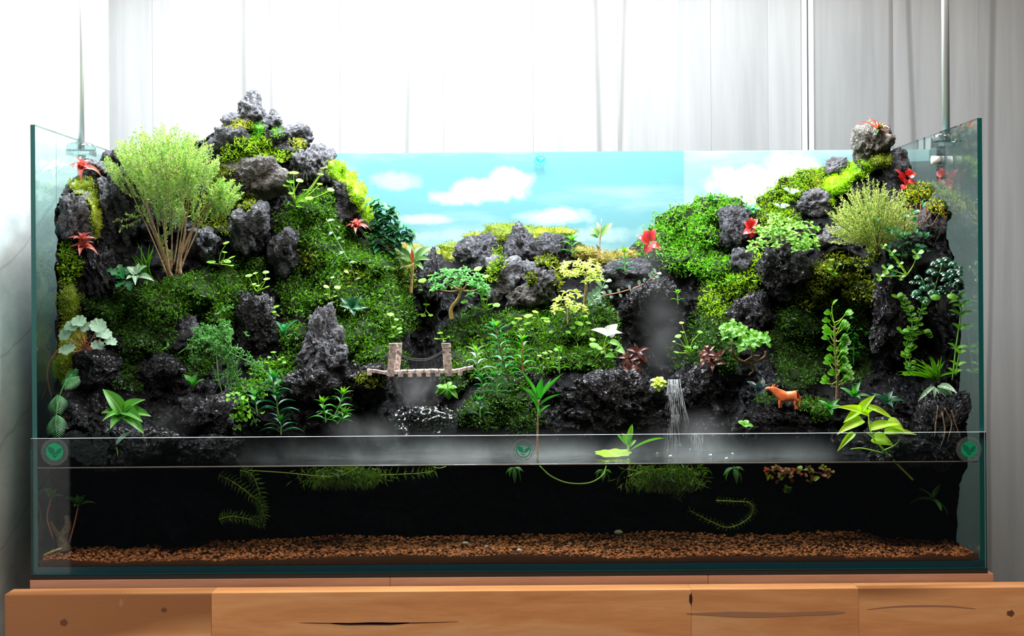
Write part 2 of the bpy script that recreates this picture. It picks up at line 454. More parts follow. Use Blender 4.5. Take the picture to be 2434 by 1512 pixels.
# printed sky behind the back pane
t = NT('sky_print'); p = t.pos()
sx = t.n('ShaderNodeSeparateXYZ'); t.l(p, sx.inputs[0])
n1 = t.noise(p, 26, 6, 0.6, 0.3); n2 = t.noise(t.map(p, (0.5, 1, 2.4), (0, 0, 0), (0.7, 0, 0.3)), 9.0, 5, 0.55)
low = t.math('MULTIPLY', t.math('SUBTRACT', 0.565, sx.outputs[2]), 3.6)
blue = t.mix(t.math('MINIMUM', low, 1.0), (0.16, 0.385, 0.465), (0.28, 0.49, 0.54))
cl = t.math('MULTIPLY', t.ramp(n2.outputs[0], [(0.48, (0, 0, 0)), (0.75, (1, 1, 1))]), 0.55)
for cpx, cpy, rx_, rz_, st_ in ((1150, 455, 120, 34, 1.0), (1075, 470, 60, 24, .9), (1215, 430, 60, 34, .9), (1320, 515, 100, 26, .8), (1010, 522, 80, 14, .75), (1790, 440, 130, 60, 1.0), (1880, 410, 90, 60, .9), (940, 430, 70, 26, .5), (1240, 560, 330, 26, .55)):
    c_ = W(cpx, cpy, 0.501)
    dx = t.math('DIVIDE', t.math('SUBTRACT', sx.outputs[0], c_.x), PX(rx_, 0.5)); dz = t.math('DIVIDE', t.math('SUBTRACT', sx.outputs[2], c_.z), PX(rz_, 0.5))
    q_ = t.math('SUBTRACT', 1.0, t.math('SQRT', t.math('ADD', t.math('MULTIPLY', dx, dx), t.math('MULTIPLY', dz, dz))))
    q_ = t.math('ADD', q_, t.math('MULTIPLY', t.math('SUBTRACT', n1.outputs[0], 0.5), 1.5))
    q_ = t.math('MULTIPLY', t.math('MINIMUM', t.math('MAXIMUM', t.math('MULTIPLY', q_, 2.2), 0.0), 1.0), st_)
    cl = t.math('MAXIMUM', cl, q_)
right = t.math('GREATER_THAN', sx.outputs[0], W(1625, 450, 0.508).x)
cl = t.math('MINIMUM', t.math('ADD', cl, t.math('MULTIPLY', right, 0.30)), 1.0)  # whiter step on this side is a reflection painted into the print
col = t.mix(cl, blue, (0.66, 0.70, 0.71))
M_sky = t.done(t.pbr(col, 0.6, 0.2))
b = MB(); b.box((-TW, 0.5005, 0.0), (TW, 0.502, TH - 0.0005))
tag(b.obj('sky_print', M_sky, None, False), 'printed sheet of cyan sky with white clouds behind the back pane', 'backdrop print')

# ------------------------------------------------------------------ lamp on two chrome rods
M_clear = glassmat('clear_acrylic', (0.86, 0.9, 0.9), 0.12, 3.0, 0.05)[0]
M_white = simple('white_plastic', (0.85, 0.86, 0.87), 0.35)
M_alu = simple('brushed_aluminium', (0.55, 0.56, 0.58), 0.3, 0.5, 1.0)
LY, LZ = 0.315, 0.98
lamp = thing('aquarium_lamp', 'long lamp above the tank held by two upright chrome rods', 'lamp', (0, LY, TH))
for px, sgn, yy in ((192, -1, 0.235), (2248, 1, 0.185)):
    x = W(px, 200, yy).x
    r = 0.0052 if sgn > 0 else 0.0048
    b = MB(); b.tube([(x, yy, 0.553), (x, yy, LZ + 0.02)], r, 16); rod = b.obj('rod', M_chrome, lamp)
    b = MB(); b.tube([(x, yy, 0.553), (x, yy, 0.561), (x, yy, 0.564)], [0.020, 0.020, 0.011], 28); b.obj('rod_foot', M_clear, rod)
    px_ = sgn * TW                             # clamp that grips the rim of the side pane
    b = MB()
    b.box((min(x - 0.016, px_ - sgn * 0.010), yy - 0.022, 0.545), (max(x + 0.016, px_ + 0.004), yy + 0.022, 0.553))
    clp = b.obj('clamp', M_clear, lamp, False)
    b = MB(); b.box((px_ - sgn * 0.007 - 0.001, yy - 0.022, 0.50), (px_ - sgn * 0.007 + 0.001, yy + 0.022, 0.545)); b.obj('clamp_plate', M_clear, clp, False)
    b = MB(); b.tube([(px_ - sgn * 0.008, yy, 0.527), (px_ - sgn * 0.02, yy, 0.527)], 0.006, 16); b.obj('clamp_screw', M_white, clp)
    b = MB(); b.box((x - 0.014, yy - 0.02, LZ + 0.018), (x + 0.014, LY + 0.05, LZ + 0.028)); b.obj('bracket', M_alu, lamp, False)
me = bevbox((-0.63, LY - 0.055, LZ), (0.60, LY + 0.055, LZ + 0.018), 0.004); me.materials.append(M_alu); link('housing', me, lamp)
t = NT('led_diffuser'); e = t.n('ShaderNodeEmission'); e.inputs[0].default_value = (0.93, 0.97, 1, 1); e.inputs[1].default_value = 6.0
M_led = t.done(e.outputs[0])
b = MB(); b.box((-0.60, LY - 0.045, LZ - 0.002), (0.53, LY + 0.045, LZ)); b.obj('diffuser', M_led, lamp, False)
for cx_, pw in ((-0.47, 11.0), (-0.17, 10.5), (0.13, 10.0), (0.40, 7.5)):
    o = area_light('led_strip', (cx_, LY, LZ - 0.006), (cx_ - 0.02, LY, 0), 0.26, 0.07, pw, (0.93, 0.98, 1.0), None, 175)
    o.parent = lamp; o.location = Vector((cx_, LY, LZ - 0.006)) - lamp.location
# ================================================================== rock hillside
GX0, GY0, GS = 120, 196, 5.0
NX, NY = int((2300 - GX0) / GS) + 1, int((1350 - GY0) / GS) + 1
colx = [120, 300, 450, 600, 750, 900, 1000, 1060, 1230, 1400, 1500, 1600, 1700, 1850, 2000, 2150, 2300]
rowy = [190, 330, 430, 530, 630, 730, 830, 930, 1030, 1085, 1150, 1350]
tab = np.array([
 [.40,.40,.38,.35,.40,.46,.46,.46,.46,.46,.46,.46,.46,.46,.44,.40,.38],
 [.36,.36,.33,.31,.36,.44,.45,.45,.45,.45,.45,.45,.45,.44,.40,.36,.34],
 [.14,.28,.29,.29,.31,.42,.45,.45,.45,.45,.45,.45,.42,.40,.34,.30,.30],
 [.11,.22,.26,.27,.28,.38,.43,.44,.42,.44,.42,.38,.36,.33,.27,.22,.20],
 [.10,.18,.22,.26,.26,.30,.40,.40,.38,.38,.36,.34,.31,.27,.22,.16,.11],
 [.10,.15,.17,.24,.23,.26,.38,.36,.33,.32,.32,.32,.27,.25,.25,.17,.10],
 [.10,.13,.16,.21,.19,.22,.37,.30,.27,.27,.29,.31,.24,.23,.27,.20,.10],
 [.09,.11,.13,.15,.15,.18,.31,.22,.20,.19,.24,.27,.20,.17,.18,.15,.10],
 [.05,.07,.09,.12,.14,.17,.22,.20,.17,.17,.19,.21,.18,.14,.13,.08,.08],
 [.03,.04,.07,.12,.15,.17,.20,.19,.18,.17,.19,.20,.18,.15,.11,.06,.05],
 [.06,.08,.11,.16,.18,.18,.19,.19,.19,.18,.19,.20,.19,.18,.16,.13,.10],
 [.10,.11,.13,.16,.17,.17,.18,.18,.18,.18,.18,.18,.18,.18,.17,.15,.13]])
gx = GX0 + np.arange(NX) * GS; gy = GY0 + np.arange(NY) * GS
def bil(tab, cx, cy, x, y):
    x = np.clip(x, cx[0], cx[-1] - 1e-6); y = np.clip(y, cy[0], cy[-1] - 1e-6)
    i = np.clip(np.searchsorted(cx, x, 'right') - 1, 0, len(cx) - 2); j = np.clip(np.searchsorted(cy, y, 'right') - 1, 0, len(cy) - 2)
    cx = np.asarray(cx, float); cy = np.asarray(cy, float)
    u = (x - cx[i]) / (cx[i + 1] - cx[i]); v = (y - cy[j]) / (cy[j + 1] - cy[j])
    u = u * u * (3 - 2 * u)
    return (tab[j, i] * (1 - u) + tab[j, i + 1] * u) * (1 - v) + (tab[j + 1, i] * (1 - u) + tab[j + 1, i + 1] * u) * v
SKY = np.array([(100,540),(135,485),(155,440),(245,380),(330,362),(420,352),(500,322),(545,288),(590,262),(640,284),(695,326),(750,366),(800,402),(850,452),
 (890,508),(950,588),(1010,606),(1065,602),(1150,548),(1230,538),(1330,548),(1360,567),(1440,606),(1495,592),(1560,538),(1620,493),(1700,472),(1790,497),
 (1830,472),(1900,427),(1960,402),(2030,388),(2110,382),(2150,402),(2180,442),(2230,487),(2262,517),(2282,600),(2310,680)], float)
PXg, PYg = np.meshgrid(gx, gy)
Y0 = bil(tab, colx, rowy, PXg, PYg)
for _ in range(2):                            # soften the creases
    Q = np.pad(Y0, 1, 'edge'); Y0 = (Q[:-2, 1:-1] + Q[2:, 1:-1] + Q[1:-1, :-2] + Q[1:-1, 2:] + 2 * Y0) / 6
P = Wn(PXg, PYg, Y0)
wp = np.stack([fbm(P * 22, 2, 31), fbm(P * 22, 2, 32), fbm(P * 22, 2, 33)], -1) * 0.02
nz = 0.030 * fbm((P + wp) * 19, 5, 3, 0.66, True) + 0.020 * fbm(P * 6, 3, 9)
under = np.clip((PYg - 1085) / 40, 0, 1)
Y0 = Y0 - nz * (1 - 0.4 * under)
Y0 = np.clip(Y0, 0.018, 0.485)
skyy = np.interp(gx, SKY[:, 0], SKY[:, 1])[None, :] + 5 * vnoise(np.stack([gx * 0.05, gx * 0, gx * 0], -1))[None, :]
above = np.clip(skyy - PYg, 0, None)
Yr = np.clip(Y0 + above / 26.0 * 0.045, 0, 0.490)
PYr = np.where(above > 0, skyy + above * 0.05, PYg)
V = Wn(PXg, PYr, Yr)
V[..., 0] = np.clip(V[..., 0], -0.5925, 0.5925)
V[..., 2] = np.maximum(V[..., 2], 0.0095)
idx = np.arange(NX * NY).reshape(NY, NX)
F = np.stack([idx[:-1, :-1], idx[1:, :-1], idx[1:, 1:], idx[:-1, 1:]], -1).reshape(-1, 4)
M_rock_base = rockmat('wet_black_lava', (0.0016, 0.0018, 0.003), (0.013, 0.0138, 0.019), 0.22, 1.0, 0.35)
M_rock_wet = rockmat('wet_lava', (0.002, 0.0022, 0.0036), (0.020, 0.021, 0.029), 0.11, 1.0, 0.5)
M_rock_dry = rockmat('dry_lava', (0.030, 0.032, 0.042), (0.30, 0.305, 0.345), 0.6, 1.0, 0.25, tint=(0.10, 0.095, 0.10))
M_rock_mid = rockmat('damp_lava', (0.010, 0.011, 0.016), (0.125, 0.128, 0.155), 0.34, 1.0, 0.35)
M_rock_brown = rockmat('brown_lava', (0.02, 0.019, 0.02), (0.27, 0.25, 0.24), 0.55, 1.0, 0.25)
# front sheet, plus side, back and bottom faces so that it is a solid mass
vv = V.reshape(-1, 3)
rim_t = idx[0, :]; rim_b = idx[-1, :]; rim_l = idx[:, 0]; rim_r = idx[:, -1]
extra = []; faces = F.tolist(); n = len(vv)
def skirt(rim, fn, flip):
    global n
    base = n
    for k in rim: extra.append(fn(vv[k]))
    n += len(rim)
    for a in range(len(rim) - 1):
        q = [int(rim[a]), int(rim[a + 1]), base + a + 1, base + a]
        faces.append(q[::-1] if flip else q)
skirt(rim_l, lambda p: (-0.5925, 0.491, p[2]), False)
skirt(rim_r, lambda p: (0.5925, 0.491, p[2]), True)
skirt(rim_t, lambda p: (p[0], 0.491, p[2] - 0.01), True)
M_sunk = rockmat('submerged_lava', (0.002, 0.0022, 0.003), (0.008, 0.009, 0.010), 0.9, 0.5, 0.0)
allv = np.concatenate([vv, np.array(extra)])
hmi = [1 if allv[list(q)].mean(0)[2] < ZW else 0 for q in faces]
hill = link('rock_hillside', mesh('rock_hillside', allv, faces, [M_rock_base, M_sunk], True, hmi))
tag(hill, 'black wet lava rock hillside filling the back of the tank', 'rockwork', kind='structure')

# depth of the visible surface at a pixel, rocks included once they are placed
YF = np.where(above > 0, np.nan, Y0); YF = np.where(np.isnan(YF), np.interp(gx, gx, np.array([Y0[min(int((skyy[0, i] - GY0) / GS) + 1, NY - 1), i] for i in range(NX)]))[None, :], YF)
YB = YF.copy()
def depth(px, py, A=None):
    A = YF if A is None else A
    x = np.clip((np.asarray(px, float) - GX0) / GS, 0, NX - 1.001); y = np.clip((np.asarray(py, float) - GY0) / GS, 0, NY - 1.001)
    i = x.astype(int); j = y.astype(int); u = x - i; v = y - j
    return (A[j, i] * (1 - u) + A[j, i + 1] * u) * (1 - v) + (A[j + 1, i] * (1 - u) + A[j + 1, i + 1] * u) * v
def G(px, py, off=0.004):
    """point on the visible rock or moss surface, off metres in front of it"""
    return W(px, py, float(depth(px, py)) - off)

RM = np.zeros_like(YF)
def unit(a): return a / (np.linalg.norm(a, axis=-1, keepdims=True) + 1e-12)
# ------------------------------------------------------------------ single lava rocks
_ico = {}
def ico(n):
    if n not in _ico:
        bm = bmesh.new(); bmesh.ops.create_icosphere(bm, subdivisions=n, radius=1)
        _ico[n] = (np.array([v.co[:] for v in bm.verts]), [tuple(v.index for v in f.verts) for f in bm.faces]); bm.free()
    return _ico[n]
def rock(rect, label, mat, kind='boulder', y=None, tilt=0, thick=None, amp=1.0, group=None):
    x0, y0, x1, y1 = rect; cx, cy = (x0 + x1) / 2, (y0 + y1) / 2
    gr = 0.05 if kind != 'spire' else 0.02
    x0, x1 = x0 - gr * (x1 - x0), x1 + gr * (x1 - x0); y0, y1 = y0, y1 + gr * (y1 - y0); cy = (y0 + y1) / 2
    yc = float(depth(cx, cy, YB)) if y is None else y
    w, h = PX(x1 - x0, yc), PX(y1 - y0, yc)
    th = thick if thick else min(0.85 * min(w, h) + 0.012, 0.10)
    big = max(x1 - x0, y1 - y0)
    v, f = ico(6 if big > 170 else 5 if big > 66 else 4)
    sd = int(cx * 7 + cy * 13)
    p = v / (np.sum(np.abs(v) ** 2.5, 1) ** (1 / 2.5))[:, None]
    if kind == 'spire':
        k = np.clip((p[:, 2] + 1) / 2, 0, 1)
        s = 1.05 - 0.62 * k ** 0.9
        p = p * np.stack([s, s, np.ones_like(s)], -1)
    q = v * np.array([w, th, h]) / max(w, h, th) * 1.0
    o = np.array([sd % 97, sd % 61, sd % 37])
    sc = max(w, h) / 0.045
    rg = np.random.default_rng(sd)
    dk = unit(rg.normal(size=(7, 3))); ak = rg.uniform(0.35, 1.0, 7); ek = rg.uniform(2.0, 7.0, 7)
    lump = np.max(np.clip(v @ dk.T, 0, 1) ** ek * ak, axis=1)
    q = q * np.array([1.0, 1.0, 0.72]); ca, sa = math.cos(sd), math.sin(sd) * .6
    q = np.stack([q[:, 0] + sa * q[:, 2], q[:, 1], q[:, 2] - sa * q[:, 0]], -1)
    qw = q + 0.16 * np.stack([fbm(q * 4 + o, 2, sd + 50 + i) for i in range(3)], -1)
    r = 0.66 + 0.50 * lump + amp * (0.34 * fbm(v * 1.7 + o, 2, sd) + 0.17 * fbm(qw * 3.0 * sc ** .5 + o, 2, sd + 1, 0.6, True) + 0.07 * fbm(qw * 9 * sc ** .6 + o, 3, sd + 5, 0.6, True) + 0.05 * fbm(qw * 26 * sc ** .6 + o, 3, sd + 7, 0.65))
    if kind == 'grooved':
        r = r + 0.10 * np.sin((q[:, 0] * 9 + q[:, 2] * 2) * 3 + 2 * fbm(q * 3 + o, 2, sd))
    p = p * r[:, None]
    lo, hi = p.min(0), p.max(0)
    p = (p - (lo + hi) / 2) / ((hi - lo) / 2) * 1.04
    p = p * np.array([w / 2, th / 2, h / 2])
    if tilt:
        c, s_ = math.cos(R(tilt)), math.sin(R(tilt)); X = p[:, 0] * c + p[:, 2] * s_; Z = -p[:, 0] * s_ + p[:, 2] * c
        p = np.stack([X, p[:, 1], Z], -1)
    c0 = W(cx, cy, yc - 0.10 * th)
    lim = 0.5915
    p[:, 0] = np.clip(p[:, 0] + c0.x, -lim, lim) - c0.x
    p[:, 1] = np.clip(p[:, 1] + c0.y, 0.012, 0.488) - c0.y
    me = mesh('lava_rock', p, f, mat)
    ob = link('lava_rock', me, None, Matrix.Translation(c0))
    tag(ob, label, 'rock', group or 'lava rocks in the tank')
    rr = ((PXg - cx) / ((x1 - x0) / 2)) ** 2 + ((PYg - cy) / ((y1 - y0) / 2)) ** 2
    yf = yc - 0.10 * th - th / 2 * 0.85 * np.sqrt(np.clip(1 - rr, 0, 1))
    global YF, RM
    RM = np.where(rr < 0.58, 1.0, RM)
    YF = np.where(rr < 1, np.minimum(YF, yf), YF)
    return ob
D, MI, WE, BR = M_rock_dry, M_rock_mid, M_rock_wet, M_rock_brown
PL = rockmat('pale_stone', (0.06, 0.055, 0.05), (0.50, 0.47, 0.44), 0.7, 0.9, 0.2)
ROCKS = [
 ((558, 212, 630, 318), 'grey craggy lava spire forming the tip of the tall mountain', D, 'spire'),
 ((530, 268, 640, 335), 'grey lumpy lava rock right below the mountain tip', D, 'boulder'),
 ((624, 257, 672, 318), 'small grey lava knob just beside the mountain tip', D, 'spire'),
 ((648, 290, 742, 358), 'sloping grey lava rock on the bare shoulder of the mountain', D, 'boulder'),
 ((500, 300, 606, 385), 'dark pitted lava rock where the feathery tree meets the mountain', MI, 'boulder'),
 ((603, 308, 695, 366), 'dark lava rock between the yellow moss tufts near the summit', MI, 'boulder'),
 ((725, 340, 795, 440), 'grey lava rock where the mountain edge meets the sky print', D, 'boulder'),
 ((540, 374, 690, 474), 'largest brownish grey boulder in the middle of the mountain', BR, 'boulder'),
 ((686, 356, 752, 440), 'narrow grooved lava rock beside the large brownish boulder', D, 'grooved'),
 ((784, 428, 864, 532), 'dark lava rock on the mountain slope above a red bromeliad', MI, 'boulder'),
 ((548, 478, 640, 612), 'dark lava rock in the crevice below the large brownish boulder', MI, 'boulder'),
 ((640, 540, 716, 655), 'wet dark lava rock beside the black crevice of the mountain', MI, 'boulder'),
 ((432, 538, 524, 640), 'dark lava rock just behind the trunks of the feathery tree', MI, 'boulder'),
 ((188, 378, 262, 442), 'knobbly grey lava rock beside the topmost red bromeliad', D, 'boulder'),
 ((228, 398, 336, 606), 'tall grooved dark lava rock half covered by the feathery tree', MI, 'grooved'),
 ((244, 356, 300, 410), 'small dark lava rock peeking over the crown of the feathery tree', MI, 'boulder'),
 ((138, 452, 224, 572), 'rough light grey lava rock against the left glass pane', D, 'boulder'),
 ((182, 585, 268, 705), 'dark grooved lava rock under the lower red bromeliad', WE, 'grooved'),
 ((562, 690, 656, 858), 'tall glistening wet lava rock below the dark crevice', WE, 'boulder'),
 ((408, 742, 480, 836), 'pointed dark lava rock left of the trailing vine', MI, 'spire'),
 ((326, 838, 446, 925), 'glossy crumbly lava rock above the broad-leaved plant', WE, 'boulder'),
 ((418, 928, 566, 1042), 'wide wet lava rock behind the hanging stems of the vine', WE, 'boulder'),
 ((180, 826, 290, 925), 'dark lava rock under the round variegated leaves', WE, 'boulder'),
 ((700, 720, 818, 905), 'grey free-standing lava pinnacle left of the bridge', D, 'spire'),
 ((748, 800, 826, 915), 'lumpy shoulder rock leaning on the grey pinnacle', MI, 'boulder'),
 ((676, 866, 806, 960), 'layered dark lava rock at the foot of the grey pinnacle', WE, 'boulder'),
 ((812, 862, 926, 962), 'dark lava block carrying the near end of the wooden bridge', WE, 'boulder'),
 ((1000, 588, 1068, 712), 'black cone-shaped lava rock rising beside the misty gorge', WE, 'spire'),
 ((1082, 552, 1180, 668), 'grey lava rock on the middle ridge, next to the black cone', MI, 'boulder'),
 ((1190, 526, 1292, 650), 'peaked black lava rock crowning the middle ridge', MI, 'spire'),
 ((1272, 552, 1354, 660), 'smooth black lava rock on the middle ridge, beside the peaked one', MI, 'boulder'),
 ((1158, 606, 1246, 730), 'rough grey lava rock below the middle peak', D, 'boulder'),
 ((1228, 616, 1322, 725), 'light grey pitted lava rock below the smooth black one', D, 'boulder'),
 ((1206, 676, 1280, 738), 'brownish lava rock at the bottom of the middle rock cluster', BR, 'boulder'),
 ((1434, 612, 1568, 700), 'low grey lava rock under the misted red-leaved plant', MI, 'boulder'),
 ((1478, 660, 1640, 800), 'broad wet lava rock behind the upper waterfall mist', WE, 'boulder'),
 ((1712, 486, 1782, 590), 'dark lava rock beside the bright red plant on the ridge', MI, 'boulder'),
 ((1738, 588, 1796, 648), 'small damp lava rock under the leafy green bush', MI, 'boulder'),
 ((1806, 588, 1922, 712), 'large dark lava boulder under the leafy green bush', WE, 'boulder'),
 ((1896, 448, 1972, 518), 'grey lava rock between bright cushions of moss', D, 'boulder'),
 ((1940, 536, 2060, 592), 'flat grey lava rock under the fan-shaped heather-like bush', D, 'boulder'),
 ((1960, 372, 2024, 420), 'small pointed lava rock on the skyline beside the pale rock', D, 'spire'),
 ((2028, 286, 2118, 398), 'pale grey-brown rock standing highest above the right slope', PL, 'boulder'),
 ((2108, 352, 2160, 420), 'dark lava rock tucked against the pale standing rock', MI, 'boulder'),
 ((2160, 478, 2272, 640), 'dark lava rock with orange roots by the right glass pane', MI, 'boulder'),
 ((2070, 640, 2180, 850), 'tall black lava rock behind the round-leaved climber', WE, 'boulder'),
 ((1330, 876, 1586, 1050), 'massive glistening wet lava boulder left of the waterfall', WE, 'boulder'),
 ((1590, 856, 1706, 990), 'wet lava rock right beside the waterfall', WE, 'boulder'),
 ((1752, 948, 1960, 1060), 'wet lava ledge under the orange cow figurine', WE, 'boulder'),
 ((1728, 690, 1836, 806), 'dark lava rock above the lobed green plants', WE, 'boulder'),
 ((926, 962, 1090, 1050), 'black rock awash with running water in front of the bridge', WE, 'boulder'),
 ((2040, 985, 2200, 1110), 'black wet rock at the water behind the bright front plant', WE, 'boulder'),
 ((2180, 930, 2292, 1110), 'black wet rock at the water in the right corner', WE, 'boulder'),
 ((110, 1020, 260, 1112), 'glinting black rock at the water in the left corner', WE, 'boulder'),
 ((236, 1010, 420, 1115), 'glinting black rock at the water under the broad-leaved plant', WE, 'boulder'),
 ((404, 1030, 570, 1112), 'black rock at the water where the vine stems hang down', WE, 'boulder'),
 ((330, 1110, 520, 1290), 'faint dark rock under water on the left side', M_sunk, 'boulder'),
]
for rc in ROCKS: rock(*rc)

# ------------------------------------------------------------------ moss
def mossmat(name, c1, c2, rough=0.5, trans=0.3): return leafmat(name, c1, c2, rough, trans, True, spec=0.35)
MM = {
 'bright': mossmat('moss_bright', (0.20, 0.45, 0.012), (0.48, 0.68, 0.03)),
 'yellow': mossmat('moss_yellow', (0.34, 0.42, 0.015), (0.62, 0.66, 0.06)),
 'olive': mossmat('moss_olive', (0.14, 0.22, 0.012), (0.38, 0.42, 0.03)),
 'green': mossmat('moss_green', (0.022, 0.115, 0.008), (0.165, 0.38, 0.025)),
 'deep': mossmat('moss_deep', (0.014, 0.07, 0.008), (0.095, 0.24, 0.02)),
 'fresh': mossmat('moss_fresh', (0.08, 0.32, 0.020), (0.27, 0.62, 0.05)),
 'neon': mossmat('moss_neon', (0.26, 0.55, 0.008), (0.48, 0.78, 0.02)),
 'tan': mossmat('moss_tan', (0.25, 0.22, 0.04), (0.48, 0.42, 0.10)),
}
M_under = simple('moss_underlayer', (0.007, 0.015, 0.004), 0.8, 0.1)
def moss(label, ells, mat, L=11, wid=0.36, dens=1.0, dome=0.010, up=0.35, pad=True, on=False):
    depth = (lambda a_, b_: globals()['depth'](a_, b_, YF if on else YB))
    b_v = []; b_f = []; base = 0; mi = []
    for (cx, cy, rx, ry) in ells:
        if pad:
            nr, na = 5, 22
            th = np.linspace(0, 2 * math.pi, na, endpoint=False)
            pv = []
            for k in range(nr + 1):
                rr = (k / nr) * 0.93 * (1 + 0.10 * np.sin(th * 3 + cx) * (k > 0) + 0.06 * np.sin(th * 7 + cy) * (k > 0))
                x = cx + rx * rr * np.cos(th); y = cy + ry * rr * np.sin(th)
                dd = depth(x, y) - dome * np.clip(1 - (k / nr) ** 2, 0, 1) + 0.0015
                pv.append(Wn(x, y, dd))
            pv = np.concatenate(pv)
            b_v.append(pv)
            for k in range(nr):
                for a in range(na):
                    b_f.append((base + k * na + a, base + k * na + (a + 1) % na, base + (k + 1) * na + (a + 1) % na, base + (k + 1) * na + a))
            base += len(pv); mi.extend([0 if L < 6.5 else 1] * (nr * na))
        N = int(math.pi * rx * ry / (0.16 * L * L) * dens)
        r = np.sqrt(rng.random(N)); a = rng.random(N) * 2 * math.pi
        edge = 1 + 0.14 * np.sin(a * 3 + cx) + 0.10 * np.sin(a * 7 + cy)
        x = cx + rx * r * edge * np.cos(a); y = cy + ry * r * edge * np.sin(a)
        if not on:
            kp = globals()['depth'](x, y, RM) < rng.uniform(.2, .75, N); x, y = x[kp], y[kp]; N = len(x)
        e = 3.0
        dm = lambda px, py: depth(px, py) - dome * np.clip(1 - ((px - cx) / rx) ** 2 - ((py - cy) / ry) ** 2, 0, 1) - 0.008 * vnoise(np.stack([px / 19.0, py / 13.0, px * 0 + 3.3], -1)) - 0.004 * vnoise(np.stack([px / 6.5, py / 5.0, px * 0 + 7.3], -1))
        d0 = dm(x, y)
        p0 = Wn(x, y, d0); pxp = Wn(x + e, y, dm(x + e, y)); pyp = Wn(x, y + e, dm(x, y + e))
        nn = np.cross(pyp - p0, pxp - p0); nn /= (np.linalg.norm(nn, axis=1, keepdims=True) + 1e-12)
        nn = np.where(nn[:, 1:2] > 0, -nn, nn)
        nn = nn + np.array([0, -0.25, up]); nn /= np.linalg.norm(nn, axis=1, keepdims=True)
        rv = rng.normal(size=(N, 3)); rv /= np.linalg.norm(rv, axis=1, keepdims=True)
        dr = nn * 0.75 + rv * 0.85; dr /= np.linalg.norm(dr, axis=1, keepdims=True)
        ln = PX(1, 0.2) * L * (0.6 + 0.8 * rng.random(N))[:, None]
        sd = np.cross(dr, rng.normal(size=(N, 3))); sd /= np.linalg.norm(sd, axis=1, keepdims=True)
        fo = np.cross(sd, dr)
        st = p0 + nn * (rng.random(N)[:, None] * 0.004 - 0.001)
        v0 = st; v2 = st + dr * ln - fo * ln * 0.10
        mid = st + dr * ln * 0.5 + fo * ln * 0.10
        v1 = mid + sd * ln * wid * 0.5; v3 = mid - sd * ln * wid * 0.5
        q = np.stack([v0, v1, v2, v3], 1).reshape(-1, 3)
        q[:, 0] = np.clip(q[:, 0], -0.593, 0.593)
        q[:, 1] = np.clip(q[:, 1], 0.004, 0.493)
        b_v.append(q)
        ii = base + 4 * np.arange(N)
        b_f.extend(np.stack([ii, ii + 1, ii + 2], 1).tolist()); b_f.extend(np.stack([ii, ii + 2, ii + 3], 1).tolist())
        base += 4 * N; mi.extend([0] * (2 * N))
    me = mesh('moss', np.concatenate(b_v), b_f, [MM[mat], M_under], True, mi)
    return tag(link('moss', me), label, 'moss', kind='stuff')
moss('pale star moss fringe just under the mountain tip', [(575, 298, 34, 10), (548, 304, 18, 8)], 'yellow', 6, .25, 1.3, .006, .7, on=True)
moss('green moss tufts among the summit rocks', [(612, 306, 17, 15), (660, 316, 20, 11), (606, 328, 10, 10)], 'fresh', 5, .3, 1.4, on=True)
moss('yellow-tipped moss tuft on the mountain shoulder', [(706, 346, 22, 16)], 'yellow', 6.6, .25, 1.3, .008, .8, on=True)
moss('bright moss saddle above the large brownish boulder', [(596, 350, 56, 24), (655, 372, 46, 18), (555, 372, 30, 20), (620, 335, 22, 12)], 'bright', 6.6, .34, 1.3, on=True)
moss('olive moss strip left of the large brownish boulder', [(536, 396, 26, 22), (520, 425, 22, 26), (585, 480, 35, 22)], 'olive', 6.6, .32, 1.4, on=True)
moss('fine bright moss along the mountain edge against the sky', [(800, 402, 24, 24), (826, 428, 24, 26), (852, 462, 22, 30), (872, 500, 20, 30)], 'bright', 6, .3, 1.5, .012, on=True)
moss('leafy moss hanging below the large brownish boulder', [(745, 505, 62, 50), (700, 545, 55, 45), (768, 468, 40, 24), (800, 540, 40, 30)], 'green', 8, .4, 1.3)
moss('broad leafy moss slope between the crevice and the gorge', [(770, 610, 80, 60), (860, 610, 75, 50), (800, 690, 110, 75), (910, 660, 80, 70), (930, 740, 62, 70), (860, 780, 90, 60), (700, 690, 46, 62), (905, 850, 70, 46), (700, 800, 40, 40)], 'green', 8.5, .42, 1.1, .018)
moss('golden-green moss spots on the broad moss slope', [(735, 615, 45, 34), (840, 655, 40, 34), (960, 650, 30, 40)], 'olive', 8, .38, .8, .020)
moss('star moss bank under the crown of the feathery tree', [(500, 505, 55, 45), (600, 500, 32, 26), (545, 455, 40, 26), (540, 540, 30, 25)], 'olive', 11, .2, 1.1, .010, .6)
moss('thick green moss bed around the tree trunks', [(470, 690, 105, 46), (560, 690, 60, 70), (390, 720, 90, 50), (530, 770, 46, 50), (600, 640, 34, 34)], 'green', 8, .4, 1.15, .018)
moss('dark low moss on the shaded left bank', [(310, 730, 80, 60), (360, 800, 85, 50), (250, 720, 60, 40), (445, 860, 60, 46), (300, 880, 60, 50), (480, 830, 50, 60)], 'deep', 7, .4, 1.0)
moss('lit moss cushion by the left pane under the lower bromeliad', [(166, 640, 30, 36), (160, 600, 22, 24)], 'bright', 8, .4, 1.4, .012, on=True)
moss('dark velvety moss down the left pane', [(162, 720, 30, 52), (170, 800, 34, 50), (150, 870, 26, 44)], 'olive', 5, .34, 1.2)
moss('olive moss cap on the light grey rock by the left pane', [(192, 442, 30, 18), (222, 470, 16, 26), (228, 520, 14, 50)], 'olive', 6, .36, 1.5, on=True)
moss('velvety olive moss dome behind the middle peak', [(1215, 552, 72, 22), (1310, 556, 60, 18), (1140, 568, 40, 18)], 'olive', 3.8, .3, 1.6, .022)
